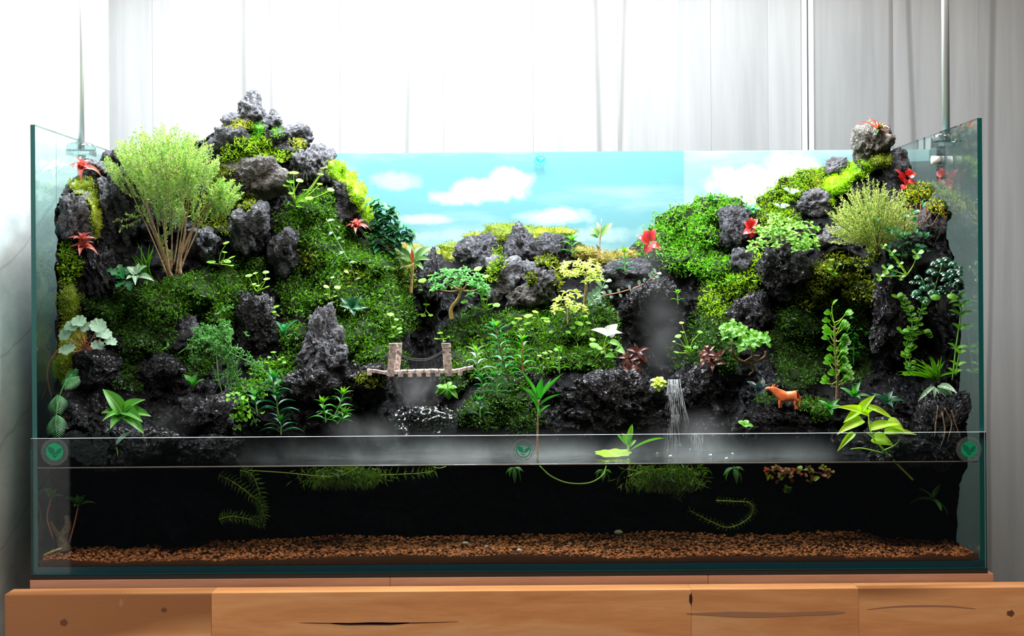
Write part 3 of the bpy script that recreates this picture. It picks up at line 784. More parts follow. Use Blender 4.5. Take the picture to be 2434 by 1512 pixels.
moss('olive moss saddle on the ridge left of the middle peak', [(1090, 592, 50, 18), (1060, 606, 36, 16)], 'olive', 6, .3, 1.3, .012)
moss('upright yellow-green moss strip between the ridge rocks', [(1182, 615, 18, 40), (1168, 650, 14, 26)], 'bright', 9, .22, 1.3, .008, .8, on=True)
moss('rusty olive moss draped over the light grey pitted rock', [(1300, 620, 28, 18), (1328, 655, 14, 34), (1264, 664, 12, 20)], 'olive', 8, .36, 1.3, on=True)
moss('tan dry moss on the low ridge beside the sky', [(1440, 612, 52, 16), (1390, 600, 34, 16), (1490, 604, 30, 14)], 'tan', 5, .36, 1.3)
moss('tan moss ridge behind the banana-like plant', [(975, 594, 46, 16), (930, 580, 26, 14)], 'tan', 5, .34, 1.3)
moss('leafy moss slope below the middle rock cluster', [(1130, 790, 70, 56), (1230, 780, 90, 52), (1330, 780, 80, 60), (1420, 770, 60, 60), (1290, 850, 95, 40), (1400, 850, 70, 36), (1190, 850, 60, 40), (1110, 850, 40, 40)], 'green', 8.5, .42, 1.1, .016)
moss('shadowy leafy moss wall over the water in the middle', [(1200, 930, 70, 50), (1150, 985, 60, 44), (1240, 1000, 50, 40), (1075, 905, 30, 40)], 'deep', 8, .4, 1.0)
moss('misted bright moss mound on the right ridge', [(1620, 530, 66, 44), (1690, 500, 70, 34), (1740, 486, 36, 16), (1575, 560, 40, 34), (1560, 592, 50, 26)], 'fresh', 7.5, .38, 1.3, .014)
moss('green moss slope under the right ridge', [(1640, 610, 66, 50), (1710, 640, 60, 46), (1660, 560, 60, 40), (1740, 560, 30, 40)], 'fresh', 8, .38, 1.2, .014)
moss('yellow-green moss shelf beside the dark boulder', [(1740, 685, 66, 26), (1700, 730, 40, 40), (1770, 660, 46, 26), (1790, 620, 30, 26)], 'bright', 8, .36, 1.2)
moss('shaded moss beside the waterfall gully', [(1690, 780, 60, 60), (1650, 850, 60, 50), (1720, 850, 40, 40)], 'deep', 7.5, .4, 1.0)
moss('sunlit moss slope running up to the pale standing rock', [(1840, 480, 44, 30), (1880, 450, 44, 30), (1920, 425, 36, 26), (1850, 520, 60, 26), (1960, 412, 26, 16)], 'bright', 7, .3, 1.4, .012)
moss('round bright green moss cushion on the right slope', [(1987, 440, 33, 27)], 'neon', 6, .25, 2.0, .032, .2, on=True)
moss('flat neon-green moss patch under the pale standing rock', [(2045, 402, 34, 22), (2018, 420, 22, 16), (1974, 478, 12, 10)], 'neon', 5, .3, 1.7, .012, on=True)
moss('olive moss hump beside the pale standing rock', [(2096, 384, 28, 16), (1940, 430, 18, 20)], 'olive', 5, .3, 1.6, .014, on=True)
moss('yellow moss on the slope by the right pane', [(2190, 455, 34, 22), (2230, 490, 26, 18), (2165, 470, 24, 16), (2252, 512, 12, 14)], 'yellow', 8, .3, 1.3, on=True)
moss('golden shaded moss beneath the fan-shaped bush', [(1950, 660, 54, 40), (2000, 640, 50, 40), (1930, 710, 46, 30), (2050, 690, 50, 40)], 'olive', 7.5, .38, 1.1)
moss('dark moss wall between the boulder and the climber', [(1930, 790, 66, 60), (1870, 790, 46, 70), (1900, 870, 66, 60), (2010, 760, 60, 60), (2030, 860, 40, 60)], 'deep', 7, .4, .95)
moss('brown-green moss beard hanging under the fan-shaped bush', [(2085, 575, 22, 26), (2075, 610, 18, 22)], 'olive', 9, .2, 1.5, .012, -.4, on=True)
moss('mossy turf on the ledge behind the cow figurine', [(1930, 962, 44, 16), (1950, 985, 26, 16), (1830, 950, 40, 10)], 'green', 7, .34, 1.3, on=True)
moss('green moss at the foot of the grey pinnacle', [(650, 885, 56, 34), (690, 850, 24, 20), (600, 930, 40, 30)], 'fresh', 8, .34, 1.2)
moss('moss tuft on the block under the near bridge end', [(880, 902, 34, 20)], 'olive', 9, .3, 1.2, on=True)
moss('moss bank under the far bridge end', [(1140, 885, 36, 16), (1180, 880, 36, 14)], 'green', 8, .36, 1.2)
# ================================================================== plants
MAT = {
 'red': leafmat('bromeliad_red', (0.55, 0.10, 0.09), (0.72, 0.24, 0.19), 0.35, 0.25),
 'crimson': leafmat('crimson_leaf', (0.50, 0.018, 0.02), (0.66, 0.05, 0.045), 0.3, 0.25),
 'salmon': leafmat('salmon_leaf', (0.60, 0.12, 0.07), (0.72, 0.22, 0.12), 0.4, 0.3),
 'bright': leafmat('bright_leaf', (0.09, 0.34, 0.018), (0.20, 0.48, 0.04), 0.42, 0.3, spec=0.35),
 'mid': leafmat('mid_leaf', (0.035, 0.22, 0.025), (0.09, 0.36, 0.05), 0.42, 0.35, spec=0.35),
 'jade': leafmat('jade_leaf', (0.03, 0.20, 0.07), (0.07, 0.32, 0.12), 0.42, 0.35, spec=0.35),
 'dark': leafmat('dark_leaf', (0.010, 0.085, 0.035), (0.028, 0.16, 0.06), 0.42, 0.25, spec=0.35),
 'yellow': leafmat('yellow_leaf', (0.36, 0.52, 0.03), (0.56, 0.68, 0.10), 0.4, 0.35),
 'lime': leafmat('lime_leaf', (0.10, 0.32, 0.015), (0.22, 0.46, 0.03), 0.45, 0.25, spec=0.3),
 'neon': leafmat('neon_leaf', (0.42, 0.72, 0.02), (0.60, 0.86, 0.05), 0.4, 0.6, spec=0.3, stripe=('mid', (0.6, 0.85, 0.2))),
 'gloss': leafmat('beetle_leaf', (0.008, 0.055, 0.028), (0.02, 0.11, 0.05), 0.13, 0.05, spec=0.7),
 'pale': leafmat('pale_leaf', (0.20, 0.36, 0.25), (0.34, 0.50, 0.36), 0.35, 0.3),
 'white': leafmat('white_leaf', (0.72, 0.80, 0.70), (0.84, 0.88, 0.80), 0.35, 0.3, stripe=('radial', (0.40, 0.58, 0.42))),
 'begonia': leafmat('begonia_leaf', (0.15, 0.28, 0.18), (0.26, 0.40, 0.28), 0.5, 0.2, stripe=('radial', (0.50, 0.62, 0.50)), spec=0.3),
 'fittonia': leafmat('nerve_leaf', (0.05, 0.26, 0.09), (0.08, 0.32, 0.12), 0.35, 0.25, stripe=('veins', (0.70, 0.82, 0.70))),
 'banana': leafmat('ribbed_leaf', (0.06, 0.22, 0.04), (0.13, 0.30, 0.06), 0.35, 0.35, stripe=('ribs', (0.30, 0.42, 0.20))),
 'bronze': leafmat('bronze_leaf', (0.085, 0.026, 0.022), (0.20, 0.085, 0.07), 0.3, 0.25),
 'slate': leafmat('slate_leaf', (0.016, 0.045, 0.045), (0.04, 0.085, 0.08), 0.3, 0.2),
 'frond': leafmat('frond_green', (0.09, 0.36, 0.12), (0.17, 0.46, 0.18), 0.4, 0.35),
 'broad': leafmat('broad_green', (0.045, 0.23, 0.02), (0.10, 0.34, 0.04), 0.45, 0.3, spec=0.3, stripe=('mid', (0.25, 0.55, 0.12))),
 'rust': leafmat('rust_leaf', (0.30, 0.12, 0.03), (0.45, 0.25, 0.06), 0.5, 0.3),
 'weed': leafmat('water_weed', (0.10, 0.20, 0.012), (0.20, 0.32, 0.03), 0.5, 0.35, True),
 'weedleaf': leafmat('water_leaf', (0.05, 0.18, 0.02), (0.10, 0.26, 0.03), 0.5, 0.3),
 'tree': leafmat('tree_leaf', (0.11, 0.31, 0.08), (0.50, 0.68, 0.12), 0.4, 0.35, True),
 'heath': leafmat('heath_leaf', (0.30, 0.50, 0.10), (0.78, 0.88, 0.26), 0.45, 0.3, True),
 'fern': leafmat('spikemoss_leaf', (0.08, 0.32, 0.07), (0.22, 0.52, 0.16), 0.45, 0.3, True),
}
def barkmat(name, c1, c2):
    t = NT(name); n_ = t.noise(t.pos(), 220, 4, 0.6)
    return t.done(t.pbr(t.ramp(n_.outputs[0], [(0.35, c1), (0.65, c2)]), 0.75, 0.3, 0, t.bump(n_.outputs[0], 0.6, 0.001)))
ST = {
 'green': simple('green_stem', (0.13, 0.34, 0.05), 0.45),
 'lime': simple('lime_stem', (0.35, 0.60, 0.06), 0.4),
 'red': simple('red_stem', (0.36, 0.10, 0.05), 0.45),
 'tan': barkmat('tan_bark', (0.20, 0.13, 0.07), (0.42, 0.30, 0.18)),
 'gold': barkmat('golden_bark', (0.30, 0.19, 0.06), (0.55, 0.40, 0.16)),
 'brown': barkmat('brown_bark', (0.09, 0.055, 0.03), (0.22, 0.14, 0.08)),
 'orange': simple('orange_root', (0.42, 0.14, 0.05), 0.6),
 'weed': simple('weed_stem', (0.30, 0.36, 0.03), 0.5),
}
PROF = {
 'lance': lambda t: np.sin(np.pi * t ** 0.75) ** 1.05,
 'ovate': lambda t: np.sin(np.pi * t ** 0.62) ** 0.85,
 'ellip': lambda t: np.sin(np.pi * t) ** 0.7,
 'obov': lambda t: np.sin(np.pi * t ** 1.55) ** 0.75,
 'strap': lambda t: np.minimum(1, 0.55 + 2.5 * t) * (1 - t ** 5) ** 0.8,
 'blade': lambda t: np.minimum(1, 0.6 + 3 * t) * (1 - t) ** 0.6,
 'round': lambda t: np.sqrt(np.clip(4 * t * (1 - t), 0, 1)),
 'brom': lambda t: (1 - t) ** 0.75 * np.minimum(1, 0.7 + 2 * t),
 'banana': lambda t: np.where(t < 0.16, 0.07, np.sin(np.pi * ((t - 0.12) / 0.88).clip(0, 1) ** 0.8) ** 0.55),
 'lobed': lambda t: np.sin(np.pi * t ** 1.2) ** 0.7 * (0.78 + 0.30 * np.cos(t * 22)),
 'fan': lambda t: np.where(t < 0.45, 0.10 + t * 0.5, np.sin(np.pi * ((t - 0.3) / 0.7).clip(0, 1) ** 1.1) ** 0.5 * (0.85 + 0.2 * np.cos(t * 25))),
 'arrow': lambda t: np.sin(np.pi * (t * 0.94 + 0.06) ** 0.52) ** 0.9,
}
_leaf = {}
def leafmesh(shape, mat, arch=0.1, fold=0.12, wave=0.0, nl=7, nw=4):
    k = (shape, mat, arch, fold, wave, nl, nw)
    if k not in _leaf:
        t = np.linspace(0, 1, nl + 1); s = np.linspace(-1, 1, nw + 1)
        T, S_ = np.meshgrid(t, s, indexing='ij')
        w = np.maximum(PROF[shape](T), 0.004)
        x = S_ * w / 2
        z = arch * 4 * T * (1 - T) + fold * np.abs(S_) * w * 0.5 + wave * np.sin(T * 14 + S_ * 2) * np.abs(S_) * 0.1
        V_ = np.stack([x, T, z], -1).reshape(-1, 3)
        I = np.arange((nl + 1) * (nw + 1)).reshape(nl + 1, nw + 1)
        Fq = np.stack([I[:-1, :-1], I[:-1, 1:], I[1:, 1:], I[1:, :-1]], -1).reshape(-1, 4)
        _leaf[k] = mesh('leaf', V_, Fq, MAT[mat])
    return _leaf[k]
def discmesh(mat, scallop=0, cup=0.10, notch=0.0):
    k = ('disc', mat, scallop, cup, notch)
    if k not in _leaf:
        na, nr = (48 if scallop else 24), 3
        V_ = [(0, 0, 0)]; f = []
        for r_ in range(1, nr + 1):
            for a in range(na):
                th = 2 * math.pi * a / na
                rr = r_ / nr * 0.5 * (1 + (scallop * 0.07 * math.cos(th * 9) if r_ == nr else 0))
                d = abs(((th + math.pi / 2) + math.pi) % (2 * math.pi) - math.pi)      # notch towards -Y
                rr *= 1 - notch * max(0, 1 - d / 0.6)
                V_.append((rr * math.cos(th), rr * math.sin(th), cup * (rr * 2) ** 2 * 0.5 + 0.02 * math.cos(th * 4) * rr))
        for a in range(na): f.append((0, 1 + a, 1 + (a + 1) % na))
        for r_ in range(nr - 1):
            for a in range(na):
                o = 1 + r_ * na
                f.append((o + a, o + na + a, o + na + (a + 1) % na, o + (a + 1) % na))
        _leaf[k] = mesh('leaf', V_, f, MAT[mat])
    return _leaf[k]
def leafmx(p0, p1, width, nrm):
    y = (p1 - p0); L = y.length; y = y / L
    z = Vector(nrm); z = z - y * z.dot(y)
    z = z.normalized() if z.length > 1e-6 else y.orthogonal().normalized()
    x = y.cross(z)
    return Matrix(((x.x * width, y.x * L, z.x * L, p0.x), (x.y * width, y.y * L, z.y * L, p0.y), (x.z * width, y.z * L, z.z * L, p0.z), (0, 0, 0, 1)))
class Plant:
    def __init__(s, name, label, cat, base, off=0.006, y=None, group=None):
        s.y = (float(depth(*base)) - off) if y is None else y
        s.root = thing(name, label, cat, W(base[0], base[1], s.y), group)
        s.base = base; s.r = random.Random(int(base[0] * 31 + base[1] * 17)); s.k = PX(1, s.y)
    def p(s, q):
        return W(q[0], q[1], min(0.488, max(0.003, s.y + (q[2] if len(q) > 2 else 0))))
    def stem(s, pts, r0=2.0, r1=None, mat='green', name='stem', n=5, seg=6):
        b = MB(); P_ = smoothline([s.p(q) for q in pts], n)
        b.tube(P_, [r0 * s.k, (r1 if r1 is not None else r0 * 0.6) * s.k], seg)
        b.obj(name, ST[mat], s.root); return P_
    def leaf(s, b, t, w, mat='mid', shape='ovate', nrm=(0, -0.8, 0.75), arch=0.08, fold=0.14, wave=0.0, name='leaf'):
        me = leafmesh(shape, mat, arch, fold, wave)
        p0 = b if isinstance(b, Vector) else s.p(b)
        p1 = t if isinstance(t, Vector) else s.p(t)
        return link(name, me, s.root, leafmx(p0, p1, w * s.k, nrm))
    def leaves(s, lst, mat='mid', shape='ovate', **kw):
        for q in lst: s.leaf(q[0], q[1], q[2], mat, shape, **kw)
    def disc(s, c, d, mat='bright', scallop=0, nrm=None, cup=0.12, notch=0.25):
        me = discmesh(mat, scallop, cup, notch)
        n_ = Vector(nrm) if nrm else Vector((s.r.uniform(-.35, .35), -s.r.uniform(.15, .7), 1.0))
        n_.normalize(); c_ = s.p(c)
        y = Vector((s.r.uniform(-.5, .5), 0.2, 1)); y = (y - n_ * y.dot(n_)).normalized()
        k = d * s.k
        return link('leaf', me, s.root, leafmx(c_, c_ + y * k, k, n_))
    def rosette(s, c, n, L, w, mat='mid', shape='lance', elev=(0, 55), axis=(0, -0.45, 1), arch=0.12, rot=0.0, fold=0.14, jit=0.25):
        c0 = c if isinstance(c, Vector) else s.p(c)
        ax = Vector(axis).normalized(); q = Vector((0, 0, 1)).rotation_difference(ax)
        me = leafmesh(shape, mat, arch, fold, 0.0)
        for i in range(n):
            a = rot + i * 2.39996 + s.r.uniform(-jit, jit)
            e = R(elev[0] + (elev[1] - elev[0]) * ((i + 0.5) / n) + s.r.uniform(-6, 6))
            d = q @ Vector((math.cos(a) * math.cos(e), math.sin(a) * math.cos(e), math.sin(e)))
            l = L * s.k * s.r.uniform(0.8, 1.1) * (1 - 0.35 * (i / n))
            nr = q @ Vector((-math.cos(a) * math.sin(e), -math.sin(a) * math.sin(e), math.cos(e)))
            link('leaf', me, s.root, leafmx(c0, c0 + d * l, w * s.k * s.r.uniform(0.85, 1.1), nr))
    def whorls(s, pts, lv, L, w, mat, shape='lance', top=0.6, droop=0.0):
        """leaf pairs up a stem given as pixel points, first point lowest"""
        P_ = smoothline([s.p(q) for q in pts], 8)
        for i in range(lv):
            f = (i + 0.7) / lv
            c = P_[min(int(f * (len(P_) - 1)), len(P_) - 1)]
            ax = (P_[-1] - P_[0]).normalized()
            a = (0.0, 0.75, -0.75)[i % 3] + s.r.uniform(-.3, .3)
            l = 1.3 * L * s.k * (1 - (1 - top) * f) * s.r.uniform(0.85, 1.1)
            for sg in (0, math.pi):
                h = Vector((math.cos(a + sg), math.sin(a + sg), 0))
                e = 0.05 + 0.8 * f ** 2 - droop
                d = (h + ax * e).normalized()
                link('leaf', leafmesh(shape, mat, 0.17, 0.12, 0.0), s.root, leafmx(c, c + d * l, w * s.k, (ax - h * e * .5)))
def leaflets(starts, dirs, L, wid, mat, seedrot=None):
    """many tiny leaves as one mesh: arrays of start points, directions and lengths"""
    N = len(starts)
    sd = np.cross(dirs, rng.normal(size=(N, 3)) + np.array([0, 0, .2])); sd /= np.linalg.norm(sd, axis=1, keepdims=True) + 1e-9
    fo = np.cross(sd, dirs); Lc = L[:, None]
    v0 = starts; v2 = starts + dirs * Lc - fo * Lc * .08; mid = starts + dirs * Lc * .52 + fo * Lc * .08
    q = np.stack([v0, mid + sd * Lc * wid / 2, v2, mid - sd * Lc * wid / 2], 1).reshape(-1, 3)
    ii = 4 * np.arange(N)
    return q, np.concatenate([np.stack([ii, ii + 1, ii + 2], 1), np.stack([ii, ii + 2, ii + 3], 1)]).tolist()
def unit(a): return a / (np.linalg.norm(a, axis=-1, keepdims=True) + 1e-12)
def twig_foliage(pl, twigs, per, Lpx, wid, mat, name='foliage', tw_mat='tan', tw_r=0.7, ang=0.75):
    """twigs: list of (start, end); leaf pairs all along each"""
    A = np.array([t_[0][:] for t_ in twigs]); B = np.array([t_[1][:] for t_ in twigs])
    f = (np.arange(per) + 0.6) / per
    st_ = A[:, None, :] + (B - A)[:, None, :] * f[None, :, None]
    d = unit(B - A)[:, None, :].repeat(per, 1)
    rv = unit(np.cross(d, rng.normal(size=d.shape)))
    dr = unit(d * ang + rv).reshape(-1, 3)
    n_ = dr.shape[0]
    L = pl.k * Lpx * (0.7 + 0.6 * rng.random(n_))
    v, fc = leaflets(st_.reshape(-1, 3), dr, L, wid, mat)
    v = v - np.array(pl.root.location[:])[None, :] * 0
    o = link(name, mesh(name, v, fc, MAT[mat]), pl.root); tag(o, kind='stuff')
    b = MB()
    for a_, e_ in twigs: b.tube([a_, e_], [tw_r * pl.k, tw_r * .5 * pl.k], 3, cap=False)
    o = b.obj('twigs', ST[tw_mat], pl.root); tag(o, kind='stuff')

# ------------------------------------------------------------------ feathery tree on the left
T = Plant('bonsai_tree', 'large feathery light-green tree with slender tan trunks', 'tree', (405, 658), 0.02)
T.stem([(407, 660), (392, 615), (372, 560), (352, 500), (340, 440), (330, 400)], 5.5, 1.6, 'tan', 'trunk', 6, 8)
T.stem([(403, 655), (400, 610), (392, 560), (398, 480), (392, 410)], 4.5, 1.4, 'tan', 'trunk', 6, 8)
T.stem([(428, 655), (430, 600), (440, 545), (430, 470), (425, 400)], 4.5, 1.4, 'tan', 'trunk', 6, 8)
T.stem([(430, 610), (455, 550), (480, 500), (525, 470)], 4, 1.5, 'tan', 'branch')
for k, (bx_, tx_, ty_) in enumerate(((398, 300, 430), (402, 320, 380), (396, 350, 360), (404, 372, 400), (408, 410, 370), (412, 440, 380), (424, 460, 400), (430, 490, 430), (394, 330, 470), (418, 450, 440), (426, 520, 440), (400, 380, 350))):
    T.stem([(bx_, 655 - k % 3 * 12, .01 * (k % 3 - 1)), ((bx_ * 2 + tx_) / 3, 575, .012 * (k % 3 - 1)), ((bx_ + tx_ * 2) / 3, (575 + ty_) / 2, .015 * (k % 3 - 1)), (tx_, ty_, .02 * (k % 3 - 1))], 2.4, .9, 'tan', 'trunk', 5, 5)
def crown(c, rx, ry, rz, n, lo=-0.5):
    out = []
    while len(out) < n:
        v = Vector((T.r.uniform(-1, 1), T.r.uniform(-1, 1), T.r.uniform(lo, 1)))
        if 0.25 < v.length < 1:
            out.append((v, T.p((c[0] + v.x * rx, c[1] - v.z * ry, v.y * rz))))
    return out
forks = [T.p(q) for q in ((352, 500, -.01), (372, 555, .0), (398, 480, .01), (430, 470, -.01), (440, 545, 0), (340, 440, .01), (395, 430, -.02), (425, 420, .02), (455, 500, .01))]
br = MB()
for v, e in crown((386, 400), 110, 70, 0.06, 60, -0.9):
    a = min(forks, key=lambda q: (q - e).length + T.r.uniform(0, .04))
    m = a.lerp(e, 0.5) + Vector((T.r.uniform(-.006, .006), 0, 0.006))
    br.tube(smoothline([a, m, e], 3), [1.3 * T.k, 0.6 * T.k], 4, cap=False)
br.obj('branches', ST['tan'], T.root)
tw = []
for v, e in crown((386, 392), 134, 88, 0.075, 620, -0.7):
    d = (Vector((v.x * 0.55, v.y * 0.4, 0.75 + 0.3 * v.z))).normalized()
    l = PX(T.r.uniform(34, 62), T.y)
    tw.append((e - d * l * 0.75, e + d * l * 0.25))
for v, e in crown((527, 462), 46, 38, 0.03, 100, -0.8):
    d = Vector((v.x * .6 + .15, v.y * .4, .7)).normalized(); l = PX(T.r.uniform(26, 44), T.y); tw.append((e - d * l * .8, e + d * l * .2))
for v, e in crown((425, 490), 105, 42, 0.05, 70, -1):
    d = Vector((v.x * .5, v.y * .4, .8)).normalized(); l = PX(T.r.uniform(26, 50), T.y); tw.append((e - d * l * .7, e + d * l * .3))
for v, e in crown((395, 590), 30, 60, 0.02, 14, -1):
    d = Vector((v.x * .5, v.y * .4, .9)).normalized(); l = PX(T.r.uniform(24, 44), T.y); tw.append((e - d * l * .6, e + d * l * .4))
twig_foliage(T, tw, 30, 6.3, 0.42, 'tree', tw_r=.5)
ls = [(T.p((345, 510, -.02)), T.p((268, 528, -.03))), (T.p((335, 520, -.02)), T.p((285, 545, -.03))), (T.p((330, 515, -.02)), T.p((300, 508, -.035))), (T.p((338, 515, -.02)), T.p((322, 492, -.03)))]
twig_foliage(T, ls, 18, 9, 0.5, 'tree', 'low_spray', 'tan', .9)

# ------------------------------------------------------------------ fan-shaped bush on the right
B_ = Plant('heather_bush', 'fan-shaped yellow-green heather-like bush on the right slope', 'bush', (2085, 590), 0.03)
tw = []
for i in range(300):
    a = R(B_.r.uniform(12, 172)); rr = B_.r.uniform(0.35, 1.0)
    ex = 2078 + 118 * rr * math.cos(a); ey = 575 - 172 * rr * math.sin(a) * (0.85 if math.cos(a) > 0 else 0.95)
    e = B_.p((ex, ey, B_.r.uniform(-.05, .03)))
    o = B_.p((2085 + B_.r.uniform(-12, 12), 590, 0))
    d = (e - o).normalized(); l = PX(B_.r.uniform(40, 70), B_.y)
    tw.append((e - d * l, e))
for i in range(60):
    e = B_.p((B_.r.uniform(1960, 2080), B_.r.uniform(500, 580), B_.r.uniform(-.05, -.01))); o = B_.p((2085, 595, 0)); d = (e - o).normalized()
    tw.append((e - d * PX(50, .2), e))
twig_foliage(B_, tw, 24, 6.5, 0.36, 'heath', 'foliage', 'brown', .7, 0.9)
for ex, ey in ((2000, 520), (2040, 470), (2090, 450), (2140, 480), (2160, 520)):
    B_.stem([(2085, 600), ((2085 + ex) / 2, (590 + ey) / 2 - 5), (ex, ey)], 2.2, 0.9, 'brown', 'branch')

# ------------------------------------------------------------------ red bromeliads and red plants
def brom(c, n, L, w, label, off=0.02, axis=(0, -0.7, .8), mat='red', elev=(-25, 65)):
    P_ = Plant('bromeliad', label, 'bromeliad', c, off, group='red bromeliads on the rocks')
    P_.rosette(c, n, L, w, mat, 'brom', elev, axis, arch=0.26, fold=0.3)
    return P_
brom((196, 402), 11, 44, 20, 'topmost red bromeliad beside the knobbly grey rock', 0.03)
brom((197, 592), 10, 42, 19, 'lower red bromeliad above the dark grooved rock', 0.03, (0, -.55, .9))
P_ = Plant('bromeliad', 'double red bromeliad rosette stacked above the dark grooved rock', 'bromeliad', (197, 575), .035, group='red bromeliads on the rocks')
P_.rosette((197, 574), 8, 40, 18, 'red', 'brom', (0, 60), (0, -.4, 1), .16, 0.6, .3)
brom((846, 542), 13, 36, 17, 'pink-red bromeliad on the mountain slope facing the sky print', 0.02, (0, -.5, .9))
brom((330, 392), 7, 20, 10, 'small red bromeliad half hidden inside the feathery tree', 0.01)
for c, label, lv, mat in (
 ((1545, 580), 'misted red-leaved plant at the foot of the right ridge', [((1543, 580), (1512, 560), 26), ((1543, 575), (1530, 545), 24), ((1545, 574), (1558, 543), 24), ((1545, 580), (1572, 594), 24), ((1545, 582), (1534, 604), 22), ((1546, 585), (1560, 602), 18)], 'crimson'),
 ((1784, 545), 'bright scarlet plant on the ridge beside the dark rock', [((1784, 545), (1768, 528), 20), ((1784, 540), (1786, 516), 22), ((1785, 542), (1802, 520), 20), ((1784, 548), (1766, 556), 20), ((1786, 550), (1784, 566), 20), ((1788, 546), (1800, 556), 18)], 'crimson'),
 ((2158, 436), 'coral-red leafed plant by the right pane above yellow moss', [((2156, 440), (2146, 424), 16), ((2150, 430), (2126, 402), 14), ((2148, 432), (2134, 418), 14), ((2160, 418), (2160, 400), 20), ((2160, 420), (2178, 412), 22), ((2158, 432), (2176, 436), 18), ((2152, 440), (2142, 452), 16)], 'crimson')):
    P_ = Plant('red_plant', label, 'plant', c, 0.025)
    P_.stem([(c[0], c[1] + 22), (c[0] - 2, c[1] + 8), c], 1.6, 1.0, 'red')
    P_.leaves(lv, mat, 'ovate', arch=.14)
P_ = Plant('air_plant', 'spidery red-tipped air plant growing on top of the pale rock', 'plant', (2082, 300), 0.012, y=float(depth(2075, 330)) - .005)
P_.leaves([((2084, 308), (2034, 292), 5), ((2084, 308), (2062, 276), 6), ((2085, 308), (2076, 286, -.02), 7), ((2088, 305), (2106, 290), 7), ((2088, 306), (2118, 306, -.02), 8), ((2090, 308), (2110, 318), 6)], 'salmon', 'blade', arch=.18)
P_.leaves([((2088, 308), (2098, 292), 9), ((2088, 308), (2082, 320, -.01), 8), ((2090, 308), (2102, 300, -.02), 9)], 'mid', 'blade', arch=.2)
P_ = Plant('red_plant', 'small rust-red round-leaved plant in front of the dark ivy column', 'plant', (922, 600), .02)
P_.stem([(922, 606), (922, 590), (920, 580)], 1.4, 1, 'red')
for q in ((912, 578, 15), (930, 580, 15), (922, 592, 16), (908, 592, 12), (936, 594, 12)): P_.disc(q[:2], q[2], 'salmon')

# ------------------------------------------------------------------ ivy-like column on the skyline
P_ = Plant('ivy_column', 'dark green ivy-like column of overlapping leaves against the sky', 'plant', (925, 590), .015)
for cx_, y0_, y1_ in ((900, 590, 475), (928, 600, 492), (965, 590, 540)):
    P_.stem([(925, 605), ((cx_ + 925) / 2, 580), (cx_, (y0_ + y1_) / 2), (cx_, y1_)], 2.2, 1.2, 'brown')
    m = int((y0_ - y1_) / 1.7)
    for i in range(m):
        y_ = y1_ + (y0_ - y1_) * i / m * (1 if cx_ < 940 else .75); x_ = cx_ + P_.r.uniform(-12, 12); s_ = -1 if P_.r.random() < .5 else 1
        P_.leaf((x_, y_, P_.r.uniform(-.012, .008)), (x_ + s_ * P_.r.uniform(9, 22), y_ + P_.r.uniform(5, 18), -P_.r.uniform(.008, .02)), P_.r.uniform(14, 20), 'dark' if P_.r.random() < .45 else 'jade', 'ovate', nrm=(s_ * .4, -.6, .8), arch=.12)

# ------------------------------------------------------------------ banana-like plants
P_ = Plant('banana_plant', 'banana-like plant with ribbed leaves at the gorge edge', 'plant', (978, 690), .03)
P_.stem([(976, 700), (979, 660), (982, 625)], 4.5, 3, 'gold')
P_.leaves([((982, 628), (930, 588), 22), ((982, 628), (938, 615, -.02), 18), ((983, 625), (1028, 588), 22), ((983, 628), (1022, 618, -.02), 17), ((982, 626), (972, 585, .02), 16), ((982, 630), (950, 640, -.02), 14), ((983, 630), (1006, 642, -.03), 14), ((983, 626), (1000, 586, .02), 14)], 'banana', 'banana', arch=.14, fold=.2)
P_.leaves([((981, 625), (978, 588), 9), ((981, 630), (960, 636), 8)], 'salmon', 'lance')
P_ = Plant('banana_plant', 'small banana-like plant standing alone against the sky print', 'plant', (1424, 612), .01)
P_.stem([(1424, 616), (1425, 590), (1427, 560), (1430, 520)], 1.8, 1.0, 'gold')
P_.leaves([((1426, 566), (1402, 540), 14), ((1427, 565), (1456, 530), 17), ((1427, 567), (1452, 545, -.01), 14), ((1426, 568), (1398, 560), 10), ((1427, 562), (1418, 528, .01), 9)], 'banana', 'banana', arch=.12)
P_.leaves([((1424, 596), (1416, 580), 6), ((1424, 604), (1414, 604), 5)], 'rust', 'lance')

# ------------------------------------------------------------------ pennyworts and other climbers with round leaves
def penny(label, base, lv, mat='lime', off=0.014, r=1.0, stem='lime', name='pennywort', scallop=0, curve=8):
    P_ = Plant(name, label, 'plant', base, off, group='pennyworts on the moss')
    for i, q in enumerate(lv):
        dy = -P_.r.uniform(.004, .02)
        c = (q[0], q[1], dy)
        P_.stem([base, ((base[0] + q[0]) / 2 + P_.r.uniform(-curve, curve), (base[1] + q[1]) / 2, dy * .6), (q[0], q[1] + 1, dy)], r, r * .7, stem)
        P_.disc((q[0], q[1], dy - .001), q[2], mat, scallop)
    return P_
penny('lanky pennywort high on the mountain reaching towards the sky', (702, 485), [(698, 412, 26), (690, 432, 20), (682, 440, 20), (712, 430, 18), (725, 452, 14), (722, 478, 18), (735, 472, 20), (770, 400, 18), (762, 415, 16), (786, 452, 18), (712, 492, 18), (692, 460, 14), (760, 438, 14)], r=1.5)
penny('pennywort with two round leaves above the shaded moss bed', (520, 628), [(502, 624, 22), (540, 622, 18), (552, 612, 16), (550, 632, 14), (538, 578, 16), (534, 600, 12)])
penny('small pennywort at the foot of the wet crevice', (612, 695), [(592, 656, 18), (607, 650, 12), (632, 648, 16), (634, 664, 16), (604, 676, 12), (636, 682, 12), (612, 680, 14)])
penny('pennywort hanging in the middle of the broad moss slope', (784, 712), [(775, 682, 14), (802, 684, 16), (790, 660, 10), (776, 700, 12), (798, 704, 10)])
